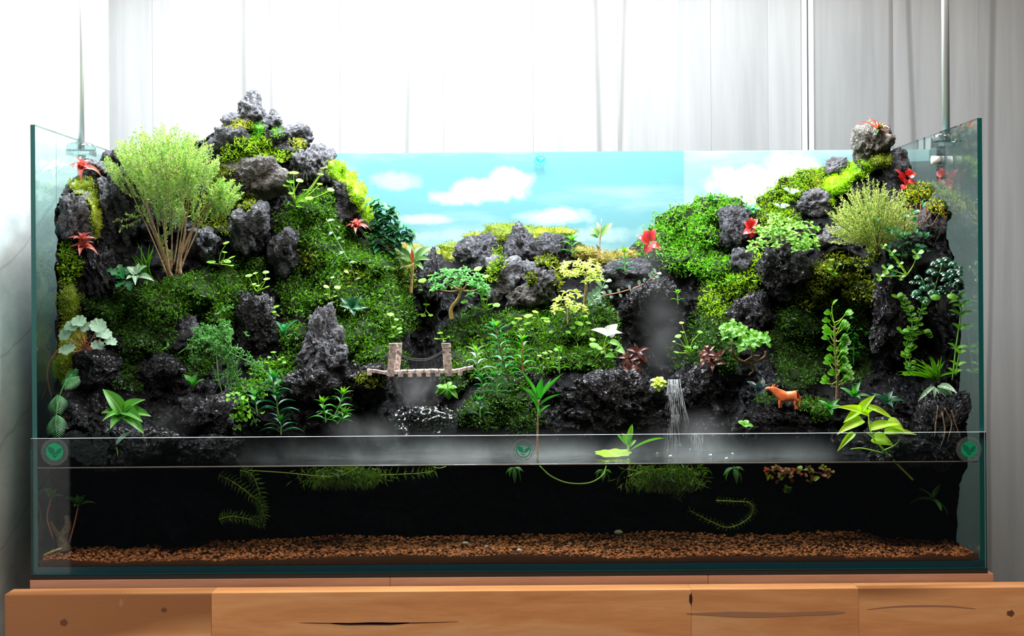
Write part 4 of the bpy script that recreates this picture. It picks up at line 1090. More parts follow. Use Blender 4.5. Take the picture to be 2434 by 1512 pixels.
penny('tall pennywort at the left rim of the gorge', (1014, 722), [(1004, 668, 20), (1022, 655, 14), (1000, 690, 12), (1014, 724, 16), (1006, 750, 14), (1028, 690, 10), (1024, 750, 12)])
penny('curly pennywort dangling above the wooden bridge', (934, 800), [(928, 748, 16), (942, 760, 12), (936, 778, 14), (950, 782, 14), (924, 784, 14), (930, 800, 18), (952, 790, 10)])
penny('single pennywort shoot beside the right bridge post', (1052, 806), [(1046, 792, 14), (1038, 806, 12), (1056, 812, 10), (1066, 800, 8)])
penny('pennywort with curling stem on the rocks beside the wet crevice', (664, 752), [(656, 730, 18), (650, 742, 14)])
penny('tiny pennyworts on the turf beside the grey pinnacle', (654, 868), [(650, 838, 14), (640, 850, 10), (634, 862, 10), (664, 855, 10), (672, 850, 10), (676, 862, 10)])
penny('tall pennywort with umbrella leaves in the middle of the slope', (1248, 800), [(1256, 752, 22), (1232, 758, 20), (1254, 770, 18), (1222, 768, 14), (1240, 784, 12)])
penny('looping pennywort right of the tall umbrella-leaved one', (1298, 800), [(1296, 758, 22), (1272, 742, 16), (1270, 756, 12), (1300, 764, 16), (1310, 790, 12)])
penny('bushy pennywort left of the white caladium', (1370, 812), [(1376, 770, 22), (1360, 780, 16), (1398, 768, 14), (1386, 795, 12), (1372, 826, 16), (1350, 790, 14), (1392, 752, 12)])
penny('pennywort stand below the white caladium', (1418, 850), [(1412, 822, 24), (1422, 828, 20), (1402, 836, 14), (1432, 838, 14), (1408, 808, 16)])
penny('heart-leaved pennywort right of the small bonsai', (1152, 740), [(1146, 690, 20), (1180, 726, 18), (1165, 724, 14), (1150, 712, 16), (1126, 732, 16), (1104, 718, 18), (1136, 640, 20), (1154, 658, 16), (1140, 664, 16)], 'bright')
penny('cluster of little round leaves in the shade beside the waterfall', (1640, 840), [(1620, 768, 12), (1612, 800, 16), (1622, 790, 12), (1636, 826, 16), (1608, 838, 14), (1630, 835, 10), (1668, 812, 12), (1664, 790, 14), (1686, 812, 8), (1602, 812, 8), (1654, 826, 14)], 'lime', .02)
penny('little pennyworts at the base of the small seedling', (1310, 868), [(1295, 840, 14), (1308, 836, 12), (1302, 852, 10), (1322, 832, 12), (1282, 846, 12), (1330, 850, 10)])
penny('sparse pennywort on the golden moss under the fan-shaped bush', (1990, 660), [(1976, 618, 14), (1972, 640, 12), (1996, 628, 10), (1986, 650, 12), (1958, 632, 8)])
penny('yellowish round-leaved shoot on the ridge above the bush', (1780, 470), [(1800, 492, 14), (1792, 506, 12)], 'bright', .006)

# ------------------------------------------------------------------ trailing vines
def vine(label, pts, n, L, w, mat, stem='green', shape='ovate', off=0.02, r=1.3, name='trailing_vine', rows=2, cat='vine', y=None):
    P_ = Plant(name, label, cat, pts[0][:2], off, y=y)
    Q = P_.stem(pts, r, r * .6, stem, n=8)
    for i in range(n):
        k = (i + .5) / n * (len(Q) - 1); c = Q[int(k)]; d = (Q[min(int(k) + 1, len(Q) - 1)] - Q[max(int(k) - 1, 0)]).normalized()
        sd = d.cross(Vector((0, -1, 0))).normalized()
        for sg in ((1, -1) if rows == 2 else ((1,) if i % 2 else (-1,))):
            e = (sd * sg + d * .35 + Vector((0, -P_.r.uniform(.1, .6), P_.r.uniform(-.1, .35)))).normalized()
            link('leaf', leafmesh(shape, mat, .1, .14), P_.root, leafmx(c, c + e * L * P_.k * P_.r.uniform(.75, 1.15), w * P_.k * P_.r.uniform(.8, 1.1), (sg * .2, -.7, .8)))
    return P_
vine('thin vine with pale arrow leaves straggling down the moss slope', [(775, 520), (800, 570), (830, 625), (846, 670), (856, 700)], 9, 18, 9, 'pale', rows=1)
vine('withered cream vine tip on the broad moss slope', [(820, 640), (812, 665), (824, 690)], 5, 14, 8, 'yellow', rows=1)
vine('red-stemmed creeper with pale round leaves crossing the grey rock', [(1415, 706), (1470, 696), (1520, 680), (1550, 660), (1562, 648)], 9, 14, 11, 'pale', 'red', 'obov', .03, 1.8)
vine('red-stemmed creeper drooping below the yellow-green tree', [(1405, 700), (1418, 724), (1440, 742), (1470, 750), (1488, 744)], 9, 15, 12, 'pale', 'red', 'obov', .03, 1.6)
vine('bluish creeper rosette beside the yellow-green trunk', [(1398, 722), (1412, 708), (1428, 690), (1440, 664)], 6, 20, 14, 'pale', 'green', 'obov', .03, 1.5)
vine('climber with opposite pointed leaves along the right pane', [(2264, 905), (2272, 830), (2282, 760), (2284, 730), (2272, 705)], 6, 30, 14, 'bright', 'green', 'ovate', .03, 2.2)
vine('second shoot of the climber in the right corner', [(2272, 892), (2278, 850), (2282, 832)], 2, 22, 11, 'bright', 'green', 'ovate', .045, 1.8)
vine('reddish leafless runner creeping down by the left pane', [(146, 822), (125, 850), (113, 880), (117, 920), (126, 950)], 3, 5, 3, 'bronze', 'red', 'ovate', .012, 2.2)

# round-leaved climber and glossy plant on the right
P_ = Plant('round_leaf_climber', 'upright climber with round lime leaves in front of the tall black rock', 'plant', (2160, 890), .05)
for pts, n in (([(2165, 890), (2162, 820), (2168, 760), (2145, 715), (2128, 705)], 17), ([(2160, 890), (2152, 840), (2158, 800), (2140, 785)], 9), ([(2166, 830), (2180, 770), (2192, 730), (2190, 712)], 10), ([(2170, 800), (2195, 790), (2206, 800)], 6)):
    Q = P_.stem(pts, 1.6, 1.0, 'green')
    for i in range(n):
        c = Q[int((i + .5) / n * (len(Q) - 1))]
        for sg in (1, -1):
            e = Vector((sg * P_.r.uniform(.5, 1), -P_.r.uniform(.2, .7), P_.r.uniform(-.2, .5))).normalized()
            link('leaf', leafmesh('round', 'bright' if P_.r.random() < .7 else 'lime', .05, .14), P_.root, leafmx(c, c + e * 17 * P_.k * P_.r.uniform(.7, 1.1), 15 * P_.k, (0, -.7, .8)))
P_ = Plant('glossy_round_plant', 'plant with glossy dark beetle-like round leaves by the right pane', 'plant', (2215, 690), .05)
M_gl = discmesh('dark', 0, -.5, 0)
hubs = [(2230, 628), (2210, 640), (2248, 625), (2270, 640), (2285, 648), (2262, 655), (2290, 662), (2300, 670), (2276, 668), (2255, 672), (2240, 680), (2268, 690), (2215, 690), (2196, 680), (2180, 655), (2170, 668), (2230, 700), (2190, 705), (2178, 690), (2205, 660), (2248, 648), (2220, 622), (2238, 616), (2252, 612), (2264, 622), (2226, 646), (2244, 660), (2272, 650), (2250, 690), (2278, 700), (2236, 690), (2206, 676), (2188, 668), (2176, 700), (2202, 712), (2218, 672), (2266, 676), (2280, 632), (2290, 640), (2255, 660), (2285, 680), (2262, 640)]
for x_, y_ in hubs:
    P_.disc((min(x_, 2282), y_, -P_.r.uniform(0, .02)), P_.r.uniform(16, 24), 'gloss', 0, (P_.r.uniform(-.3, .3), -.55, .9), -.55, 0)
for x_, y_ in ((2224, 702), (2264, 700)): P_.disc((x_, y_, -.025), 24, 'lime', 0, (0, -.6, .8), -.5, 0)
for x_, y_ in ((2240, 625), (2270, 660), (2190, 660), (2250, 690)): P_.stem([(2215, 712), ((2215 + x_) / 2, (712 + y_) / 2), (x_, y_)], 2, 1.2, 'green')
P_ = Plant('wood_sorrel', 'clover-like plant with notched light-green leaves on long stalks', 'plant', (2152, 655), .06)
for x_, y_, d_ in ((2180, 604, 30), (2138, 628, 18), (2108, 640, 30), (2092, 658, 24), (2142, 660, 16), (2120, 600, 20), (2100, 585, 16)):
    P_.stem([(2155, 655), ((2155 + x_) / 2 + 4, (655 + y_) / 2), (x_, y_, -.02)], 1.6, 1, 'lime')
    for a in (0.5, 2.6, 4.4):
        c0 = P_.p((x_, y_, -.02)); P_.leaf(c0, c0 + Vector((math.cos(a), -.45, math.sin(a) * .7)).normalized() * d_ * .6 * P_.k, d_ * .55, 'bright', 'obov', nrm=(0, -.7, .8))
P_ = Plant('leafy_shrub', 'jumble of soft blue-green leaves behind the wood sorrel', 'plant', (2140, 620), .03)
for i in range(46):
    x_, y_ = P_.r.gauss(2150, 28), P_.r.gauss(570, 40)
    P_.leaf((x_, y_, P_.r.uniform(-.02, .02)), (x_ + P_.r.uniform(-16, 16), y_ + P_.r.uniform(-8, 14), -.02), 13, 'jade', 'round')
P_.stem([(2140, 640), (2148, 590), (2150, 530)], 2, 1, 'brown')

# ------------------------------------------------------------------ small trees of the middle
def leafy_tree(name, label, base, trunk, crown_pts, n, L, w, mat, bark='brown', tr=5, shape='lance', off=.03, cat='tree', axis=.5, dz=.03):
    P_ = Plant(name, label, cat, base, off)
    P_.stem(trunk, tr, tr * .5, bark, 'trunk', 6, 8)
    top = trunk[-1]
    for (cx_, cy_, rx, ry) in crown_pts:
        P_.stem([top, ((top[0] + cx_) / 2 + 3, (top[1] + cy_) / 2 + 3, -.005), (cx_, cy_ - ry * .1, -.008)], tr * .45, tr * .2, bark, 'branch')
        m = max(6, int(n * rx * ry / sum(q[2] * q[3] for q in crown_pts) / 5))
        for i in range(m):                        # sprigs of five leaves
            v = Vector((P_.r.uniform(-1, 1), P_.r.uniform(-1, 1), P_.r.uniform(-.9, 1)))
            if v.length > 1: v.normalize()
            c0 = P_.p((cx_ + v.x * rx, cy_ - v.z * ry, v.y * dz - .006))
            P_.rosette(c0, 5, L, w, mat, shape, (-10, 40), (v.x * .5, -axis, 1), .12, P_.r.uniform(0, 6))
    return P_
leafy_tree('small_bonsai', 'small bonsai with golden trunk and glossy green crown by the gorge', (1074, 755), [(1074, 760), (1072, 735), (1088, 712), (1096, 690)], [(1060, 670, 36, 22), (1110, 668, 40, 24), (1135, 690, 26, 22), (1085, 652, 40, 14), (1040, 690, 16, 14)], 420, 16, 6.5, 'mid', 'gold', 6)
leafy_tree('yellow_tree', 'yellow-green tree with narrow leaves and a pale trunk', (1390, 748), [(1388, 748), (1390, 715), (1393, 680), (1390, 650)], [(1360, 640, 28, 20), (1395, 638, 32, 22), (1415, 655, 20, 18), (1350, 652, 18, 10), (1400, 665, 22, 10)], 380, 14, 4.2, 'yellow', 'tan', 4.5, 'strap')
leafy_tree('yellow_shrub', 'low yellow-green shrub below the yellow-green tree', (1350, 770), [(1350, 772), (1350, 745), (1352, 720)], [(1350, 712, 32, 22), (1330, 730, 18, 14), (1372, 735, 22, 16)], 130, 16, 5.5, 'yellow', 'tan', 2.5, 'strap', .03, 'shrub')
leafy_tree('leafy_bush', 'glossy small-leaved bush spilling over the dark boulder', (1850, 590), [(1850, 595), (1852, 575), (1855, 560)], [(1860, 540, 46, 26), (1905, 555, 42, 30), (1820, 560, 34, 24), (1880, 580, 50, 20), (1790, 585, 24, 14), (1920, 585, 24, 16), (1840, 525, 30, 14)], 560, 15, 7.5, 'lime', 'brown', 3, 'ellip', .03, 'bush', .8, .04)
leafy_tree('lobed_bonsai', 'miniature tree of bright lobed leaves left of the pair above the driftwood', (1742, 840), [(1742, 842), (1740, 815), (1742, 800)], [(1742, 788, 30, 16)], 60, 22, 14, 'bright', 'brown', 3, 'lobed', .05, 'tree', 1.1)
leafy_tree('lobed_bonsai', 'miniature tree of bright lobed leaves right of the pair above the driftwood', (1790, 850), [(1790, 850), (1786, 832), (1785, 822)], [(1775, 818, 26, 16), (1805, 808, 24, 12)], 80, 22, 14, 'bright', 'brown', 3, 'lobed', .05, 'tree', 1.1)
P_ = Plant('driftwood', 'twisted brown driftwood root under the lobed miniature trees', 'driftwood', (1780, 860), .04)
P_.stem([(1735, 832), (1755, 855), (1785, 862), (1815, 850), (1820, 835)], 4, 3, 'brown', 'root')
P_.stem([(1770, 860), (1790, 848), (1806, 846)], 3.5, 2.5, 'brown', 'root'); P_.stem([(1785, 862), (1792, 880), (1780, 892)], 4, 2, 'brown', 'root')
P_ = Plant('column_plant', 'upright woody stem sprouting notched lime leaves right of the cow', 'plant', (1990, 958), .05)
Q = P_.stem([(1990, 965), (1992, 900), (1986, 830), (1984, 775)], 6, 3, 'brown', 'trunk', 8, 8)
for i in range(40):
    f = (i + .5) / 40; y_ = 925 - f * 160; sg = 1 if P_.r.random() < .5 else -1; x_ = 1990 - f * 6
    L_ = P_.r.uniform(14, 30)
    e = (x_ + sg * L_ * P_.r.uniform(.3, 1), y_ - L_ * P_.r.uniform(-.2, 1.0), -P_.r.uniform(.0, .03))
    P_.stem([(x_, y_), ((x_ + e[0]) / 2, (y_ + e[1]) / 2 + 3, -.006), e], 1.2, .9, 'lime')
    for a in (-1, 0, 1):
        c0 = P_.p(e); P_.leaf(c0, c0 + Vector((sg * .6 + a * .45, -.4, .5 - abs(a) * .25)).normalized() * 20 * P_.k, 13, 'bright', 'obov')
P_.leaf((1978, 728), (1992, 712, -.01), 10, 'lime', 'ellip'); P_.stem([(1984, 775), (1978, 745), (1978, 728)], 1.2, .8, 'lime')
P_ = Plant('lobed_shrub', 'blurred green lobed-leaf shrub behind the upright woody stem', 'shrub', (2030, 850), .03)
for i in range(30):
    x_, y_ = P_.r.gauss(2030, 14), P_.r.gauss(810, 26)
    P_.leaf((x_, y_, 0), (x_ + P_.r.uniform(-16, 18), y_ - P_.r.uniform(-4, 18), -.02), 13, 'mid', 'lobed')
P_.stem([(2030, 870), (2030, 830), (2032, 790)], 2, 1.2, 'green')

# ------------------------------------------------------------------ narrow-leaved stem plants
def stemmy(label, base, stems, lv, L, w, mat, off=.03, stem='green', y=None, top_mat='bright', name='stem_plant', droop=0.0):
    P_ = Plant(name, label, 'plant', base, off, y=y)
    for pts in stems:
        P_.stem(pts, 2.0, 1.3, stem)
        P_.whorls(pts, lv, L, w, mat, 'lance', .7, droop)
        P_.rosette(pts[-1], 5, L * .75, w, top_mat, 'lance', (45, 80), (0, -.3, 1), .05)
    return P_
stemmy('tallest narrow-leaved stem plant on the bank right of the bridge', (1205, 900), [[(1210, 905), (1196, 860), (1186, 815), (1178, 780)]], 8, 40, 9, 'jade', .06, 'brown')
stemmy('narrow-leaved stem plant with orange stem tip beside the tallest one', (1240, 880), [[(1244, 890), (1240, 850), (1243, 812)]], 6, 36, 9, 'mid', .06, 'orange')
stemmy('short narrow-leaved plant above the far bridge end', (1136, 880), [[(1138, 890), (1134, 860), (1131, 838)]], 4, 36, 8, 'pale', .07)
stemmy('pair of narrow-leaved shoots hanging over the dark water bank', (1150, 930), [[(1152, 945), (1146, 915), (1142, 900)], [(1182, 945), (1180, 915), (1174, 895)]], 4, 32, 8, 'jade', .06, top_mat='mid')
stemmy('low dark shoot at the foot of the shadowy moss wall', (1140, 985), [[(1142, 995), (1140, 970), (1138, 955)]], 4, 28, 8, 'dark', .06, top_mat='mid')
stemmy('little bright seedling with paired leaves above the wet boulder', (1330, 880), [[(1330, 890), (1329, 860), (1328, 832)]], 3, 22, 6, 'bright', .05)
stemmy('little seedling growing out of the misty wet rock', (1612, 725), [[(1612, 724), (1611, 710), (1610, 696)]], 2, 16, 7, 'bright', .03)
stemmy('green spiky plant on the ridge beside the smooth black rock', (1360, 600), [[(1361, 610), (1360, 590), (1359, 575)]], 3, 32, 9, 'mid', .03)
stemmy('delicate fern-like sprig on the low grey rock', (1486, 645), [[(1486, 650), (1486, 625), (1484, 600)]], 4, 24, 6, 'jade', .02)
stemmy('dark glossy rosettes in front of the grey pinnacle', (650, 960), [[(612, 985), (608, 960), (606, 945)], [(652, 940), (650, 915), (650, 900)], [(662, 990), (658, 960), (660, 945)], [(668, 1035), (668, 1015), (668, 1005)]], 4, 42, 12, 'dark', .05, top_mat='mid')
stemmy('bright spiky rosettes at the water left of the bridge', (785, 985), [[(790, 1000), (806, 965), (816, 938)], [(775, 1005), (772, 980), (766, 960)], [(800, 1010), (812, 995), (818, 985)]], 4, 34, 9, 'mid', .05, top_mat='lime')
P_ = Plant('lance_plant', 'tall lance-leaved plant standing in the water on a jointed stalk', 'plant', (1278, 1080), y=.06)
P_.stem([(1278, 1095), (1278, 1040), (1279, 990), (1281, 950)], 2.8, 2.2, 'tan', n=8)
P_.leaves([((1280, 950), (1238, 880), 9), ((1281, 945), (1288, 896, -.01), 18), ((1282, 950), (1340, 886), 10), ((1280, 962), (1236, 918, -.02), 12), ((1282, 965), (1336, 936, -.02), 8), ((1280, 985), (1260, 942, -.02), 12), ((1282, 990), (1310, 962, -.03), 10), ((1281, 955), (1310, 900, .02), 9)], 'mid', 'lance', arch=.06)
P_ = Plant('water_sprout', 'short green sprout rising from the water behind the lily pad', 'plant', (1494, 1075), y=.10)
P_.stem([(1494, 1082), (1493, 1060), (1492, 1050)], 3, 2, 'lime')
P_.leaves([((1493, 1058), (1503, 1008), 14), ((1493, 1060), (1478, 1030, -.01), 16), ((1492, 1062), (1466, 1032), 10), ((1494, 1064), (1512, 1046), 10), ((1496, 1072), (1580, 1042, .02), 6)], 'bright', 'ellip')

# rosettes around the cow and bridge
def ros(label, c, n, L, w, mat, shape='lance', elev=(5, 60), off=.03, axis=(0, -.6, 1), name='rosette_plant', arch=.12, y=None):
    P_ = Plant(name, label, 'plant', c, off, y=y); P_.rosette(c, n, L, w, mat, shape, elev, axis, arch); return P_
ros('dark bluish rosette in the shade behind the cow figurine', (1805, 935), 8, 44, 15, 'slate', 'obov', (10, 70), .04)
ros('green rosette beside the cow with long arching leaves', (1972, 975), 8, 42, 13, 'mid', 'lance', (-5, 65), .05)
ros('lance-leaved rosette behind the bright front plant', (2028, 945), 7, 50, 13, 'mid', 'lance', (0, 70), .04)
ros('dark rosette in the shade left of the grass tuft', (2105, 960), 7, 46, 14, 'dark', 'lance', (0, 60), .03)
def clump(label, cs, n, L, w, mat, shape, off, name='leafy_clump'):
    P_ = Plant(name, label, 'plant', cs[0], off)
    for k, c in enumerate(cs):
        P_.rosette((c[0], c[1], P_.r.uniform(-.02, .01)), n, L * P_.r.uniform(.75, 1.1), w, mat, shape, (-70, 60), (P_.r.uniform(-.6, .6), -.8, .6), .2, P_.r.uniform(0, 6), .2, .9)
    return P_
clump('bronze plant drooping beside the white caladium', [(1508, 868), (1492, 852), (1520, 850), (1500, 880), (1516, 838)], 6, 34, 12, 'bronze', 'lance', .05)
clump('bronze pink-tinged plant drooping right of the waterfall', [(1690, 850), (1680, 838), (1706, 846), (1700, 866), (1676, 858)], 6, 34, 13, 'bronze', 'lance', .05)
ros('small yellowish plant hanging at the lip of the waterfall', (1566, 912), 22, 26, 13, 'yellow', 'obov', (-30, 50), .06)
ros('green leafy tuft in the gorge behind the bridge posts', (1062, 925), 14, 36, 14, 'bright', 'obov', (-50, 30), .05)
ros('three-leaved bright sprout on the left bank', (457, 925), 5, 44, 17, 'mid', 'obov', (35, 75), .03, (0, -.3, 1))
ros('dark pointed rosette pinned to the broad moss slope', (838, 732), 7, 42, 16, 'dark', 'ovate', (5, 40), .03, (0, -1, .6))
ros('grey-green rosette on the bright moss slope near the skyline', (1880, 462), 5, 26, 15, 'pale', 'obov', (10, 50), .02)
ros('second grey-green rosette lower on the bright moss slope', (1856, 496), 5, 26, 15, 'pale', 'obov', (10, 50), .02)
ros('star-shaped green rosette on the ridge beside the scarlet plant', (1783, 500), 6, 34, 12, 'jade', 'ovate', (5, 30), .02)
ros('thin-leaved plant in the shade between wet rock and pinnacle', (675, 800), 5, 50, 11, 'jade', 'strap', (40, 85), .03, (0, -.4, 1))
ros('glossy round-leaved sprig on the ridge beside the sky print', (1690, 476), 7, 22, 10, 'mid', 'ellip', (0, 60), .01)
ros('half-sunken green shoots at the foot of the cow ledge', (1770, 1012), 5, 24, 16, 'bright', 'round', (0, 40), .05)

# grass, striped leaves
P_ = Plant('grass_tuft', 'thin grass tuft between the grooved rock and the tree trunk', 'grass tuft', (345, 655), .03)
for i in range(14): P_.leaf((345 + P_.r.uniform(-10, 14), 658), (342 + P_.r.uniform(-36, 30), P_.r.uniform(575, 615), -P_.r.uniform(0, .02)), 4, 'bright', 'blade', arch=.06)
P_ = Plant('grass_tuft', 'spiky yellow-green grass tuft near the right pane', 'grass tuft', (2220, 905), .06)
for i in range(34):
    a = R(P_.r.uniform(15, 175)); l = P_.r.uniform(45, 85)
    P_.leaf((2220 + P_.r.uniform(-8, 8), 905), (min(2220 + l * 1.2 * math.cos(a), 2280), 905 - l * math.sin(a) * .75, P_.r.uniform(-.03, .02)), 5, 'bright' if i % 3 else 'lime', 'blade', arch=.1)
P_ = Plant('striped_plant', 'plant with white-striped drooping leaves below the spiky grass', 'plant', (2222, 918), .065)
P_.leaves([((2222, 918), (2182, 955), 12), ((2222, 920), (2226, 966, -.01), 14), ((2228, 918), (2275, 935, -.02), 22), ((2230, 920), (2272, 968, -.01), 24)], 'fittonia', 'ovate', arch=.12)
P_ = Plant('nerve_plant', 'nerve plant with white-veined leaves at the foot of the tree', 'plant', (325, 662), .035)
P_.leaves([((325, 652), (302, 634), 22), ((326, 650), (330, 626, .0), 18), ((327, 650), (350, 632, -.01), 20), ((328, 658), (366, 668, -.02), 20), ((324, 656), (322, 678, -.03), 16), ((320, 660), (300, 664, -.02), 16)], 'fittonia', 'ovate', arch=.1)
P_ = Plant('lobed_leaf_plant', 'jade-green plant with lobed leaves left of the nerve plant', 'plant', (300, 670), .03)
P_.leaves([((296, 662), (252, 640), 26), ((296, 660), (282, 628), 24), ((298, 664), (274, 662, -.02), 24), ((300, 668), (276, 684, -.02), 22), ((304, 668), (310, 692, -.02), 22), ((300, 656), (306, 636, .01), 20), ((292, 666), (268, 650, -.03), 20)], 'jade', 'lobed')
P_.stem([(300, 680), (282, 695)], 2, 1.6, 'tan', 'stub')

# ------------------------------------------------------------------ left corner plants
P_ = Plant('strawberry_begonia', 'round scalloped pale-veined leaves radiating on red stalks by the left pane', 'plant', (203, 826), .04)
for x_, y_, d_, n_ in ((188, 765, 36, (0, -.7, .6)), (172, 775, 38, (-.2, -.8, .7)), (204, 778, 28, (0, -.9, .5)), (233, 775, 40, (.2, -.8, .6)), (156, 795, 36, (-.4, -.8, .4)), (246, 795, 40, (.2, -.6, .8)), (262, 812, 32, (.4, -.6, .7)), (232, 822, 32, (.2, -.7, .7)), (160, 832, 42, (-.2, -.6, .8))):
    P_.stem([(203, 828), ((203 + x_) / 2, (828 + y_) / 2 + 6, -.008), (x_, y_ + 4, -.012)], 1.9, 1.5, 'red')
    P_.disc((x_, y_, -.014), d_, 'begonia', 1, n_, .14, .3)
P_.leaf((203, 820), (204, 800, -.01), 22, 'rust', 'fan')
def frondmesh(mat):
    k = ('frond', mat)
    if k not in _leaf:
        b = MB()
        for i in range(17):
            t_ = (i + 1) / 18; wv = 0.62 * math.sin(math.pi * (t_ * .8 + .17)) + .05
            for sg in (-1, 1):
                d = np.array([sg * .8, .45, -.10 * abs(1)]); d /= np.linalg.norm(d); p = np.array([0, t_, .16 * 4 * t_ * (1 - t_)])
                q = p + d * wv * .62 + np.array([0, 0, -.09]); m = (p + q) / 2 + np.array([0, 0, .03])
                s = np.array([0, .0125, 0])
                b.add([p - s * .6, m - s, q, m + s, p + s * .6], [(0, 1, 3, 4), (1, 2, 3)])
        b.tube([(0, t_, .16 * 4 * t_ * (1 - t_)) for t_ in np.linspace(0, 1, 7)], [.014, .004], 4)
        _leaf[k] = b.me('frond', MAT[mat])
    return _leaf[k]
P_ = Plant('palm_fronds', 'string of feathery palm fronds hanging by the left pane', 'palm', (138, 960), .03)
P_.stem([(170, 890), (150, 920), (137, 960), (133, 1000)], 1.8, 1.2, 'green')
for b0, t0, w_ in (((188, 895), (152, 925, -.02), 60), ((156, 925), (182, 876, -.01), 56), ((137, 938), (138, 985, -.03), 70), ((134, 985), (136, 1040, -.035), 72)):
    p0, p1 = P_.p(b0), P_.p(t0); link('frond', frondmesh('frond'), P_.root, leafmx(p0, p1, w_ * P_.k, (0, -.8, .6)))
P_ = Plant('broad_leaf_plant', 'bold broad-leaved green plant above the glass rim on the left', 'plant', (293, 985), .05)
P_.leaves([((292, 985), (244, 925, .005), 36), ((294, 980), (325, 948, .01), 24), ((294, 984), (346, 950, -.01), 30), ((296, 986), (360, 990, -.01), 32), ((290, 986), (240, 982, -.01), 28), ((290, 988), (242, 1002, -.03), 16), ((292, 992), (262, 1020, -.03), 30), ((296, 990), (342, 1032, -.03), 34), ((290, 984), (340, 1004, -.045), 34)], 'broad', 'ovate', arch=.14, fold=.25)
P_ = Plant('leaf_sprout', 'single pale leaf sprout crossing the glass rim on the left', 'plant', (280, 1085), y=.022)
P_.stem([(281, 1088), (277, 1065), (272, 1058)], 2, 1.6, 'green'); P_.leaf((274, 1060), (312, 1026), 13, 'pale', 'ellip')

# ------------------------------------------------------------------ trailing spikemoss vine left of centre
P_ = Plant('spikemoss', 'trailing fern-like spikemoss with long hanging stems on the left bank', 'vine', (520, 790), .05)
runs = [[(532, 780), (525, 800), (515, 830), (520, 900), (535, 960), (542, 1010), (545, 1085)], [(520, 800), (530, 840), (548, 900), (548, 970), (546, 1040), (544, 1100)], [(520, 820), (545, 850), (560, 890), (580, 930), (605, 1000), (612, 1012)], [(520, 800), (490, 800), (460, 815), (422, 842)], [(500, 800), (470, 800), (456, 830), (462, 862)], [(530, 830), (570, 850), (620, 875), (650, 905), (665, 918)], [(500, 790), (480, 780), (470, 790)], [(530, 800), (560, 835), (600, 850)], [(525, 770), (545, 790), (550, 830)]]
tw = []
for pts in runs:
    Q = P_.stem([(a, b, -.004 * i) for i, (a, b) in enumerate(pts)], 1.5, 1.0, 'green', n=6)
    for i in range(len(Q) - 1):
        f = i / len(Q)
        if P_.r.random() < (.35 if f < .5 else .7): continue
        for sg in (-1, 1):
            d = (Q[i + 1] - Q[i]).normalized(); e = (d * .5 + d.cross(Vector((0, -1, 0))) * sg + Vector((0, -.4, .25))).normalized()
            tw.append((Q[i], Q[i] + e * PX(P_.r.uniform(8, 17), .15)))
for i in range(40):
    x_, y_ = P_.r.gauss(508, 30), P_.r.gauss(802, 14); q = P_.p((x_, y_, -P_.r.uniform(0, .02))); tw.append((q, q + Vector((P_.r.uniform(-1, 1), -.4, P_.r.uniform(-.7, .2))).normalized() * PX(22, .15)))
for i in range(7):
    x_, y_ = P_.r.gauss(528, 8), P_.r.uniform(730, 780); q = P_.p((x_, y_, -.005)); tw.append((q, q + Vector((P_.r.uniform(-1, 1), -.4, P_.r.uniform(-.3, .4))).normalized() * PX(20, .15)))
twig_foliage(P_, tw, 12, 6.5, .5, 'fern', 'foliage', 'green', .6, .5)
P_ = Plant('round_leaf_clump', 'lime clump of round leaves among the hanging spikemoss stems', 'plant', (575, 990), .06)
for i in range(44):
    x_, y_ = P_.r.gauss(574, 15), P_.r.gauss(970, 22)
    P_.leaf((x_, y_, P_.r.uniform(-.015, .01)), (x_ + P_.r.uniform(-11, 11), y_ + P_.r.uniform(-4, 12), -.02), 11, 'lime' if P_.r.random() < .5 else 'bright', 'round')
P_.stem([(575, 1000), (572, 960), (566, 935)], 1.3, 1, 'green'); P_.disc((564, 935), 14, 'lime')

# ------------------------------------------------------------------ caladium and big front plant
P_ = Plant('caladium', 'white-leaved caladium glowing beside the waterfall mist', 'plant', (1448, 830), .05)
P_.leaves([((1444, 795), (1404, 784, -.01), 22), ((1445, 796), (1468, 770, .0), 34), ((1445, 798), (1480, 792, -.02), 20)], 'white', 'arrow', arch=.1, nrm=(0, -.75, .65))
P_.stem([(1440, 850), (1436, 820), (1444, 797)], 1.6, 1.2, 'lime')
P_.leaves([((1450, 812), (1480, 826), 18), ((1464, 828), (1488, 844, -.01), 20), ((1460, 846), (1436, 850, -.01), 20)], 'bright', 'arrow', arch=.1)
P_.stem([(1416, 850), (1430, 832), (1452, 812)], 1.4, 1, 'lime')
P_ = Plant('arrowhead_plant', 'large bright arrowhead plant leaning over the front rim', 'plant', (2080, 1060), y=.012)
P_.stem([(2170, 1140, .03), (2140, 1110, .012), (2105, 1075, 0), (2072, 1030, 0), (2064, 985, 0)], 2.9, 2.0, 'lime', n=8)
P_.stem([(2100, 1070), (2078, 1045, -.006), (2060, 1028, -.01)], 2.2, 1.5, 'lime'); P_.stem([(2098, 1072), (2125, 1060, -.006), (2140, 1045, -.01)], 2, 1.4, 'lime')
P_.stem([(2100, 1078), (2050, 1066), (2022, 1068)], 2, 1.4, 'lime')
P_.leaves([((2062, 985), (1986, 968, -.015), 26), ((2044, 978), (2082, 938, -.01), 24), ((2064, 968), (2126, 1000, -.02), 18), ((2046, 975), (2004, 1006, -.02), 22), ((2050, 998), (1988, 1034, -.03), 30), ((2070, 1018), (2140, 1008, -.02), 28), ((2110, 1000), (2150, 1026, -.02), 30), ((2102, 1028), (2180, 1034, -.025), 24), ((2030, 1030), (1990, 1074, -.012), 18), ((2074, 1040), (2124, 1060, -.014), 40)], 'neon', 'arrow', arch=.07, fold=.16)
P_.rosette((2064, 985, -.005), 5, 24, 8, 'neon', 'lance', (40, 80))
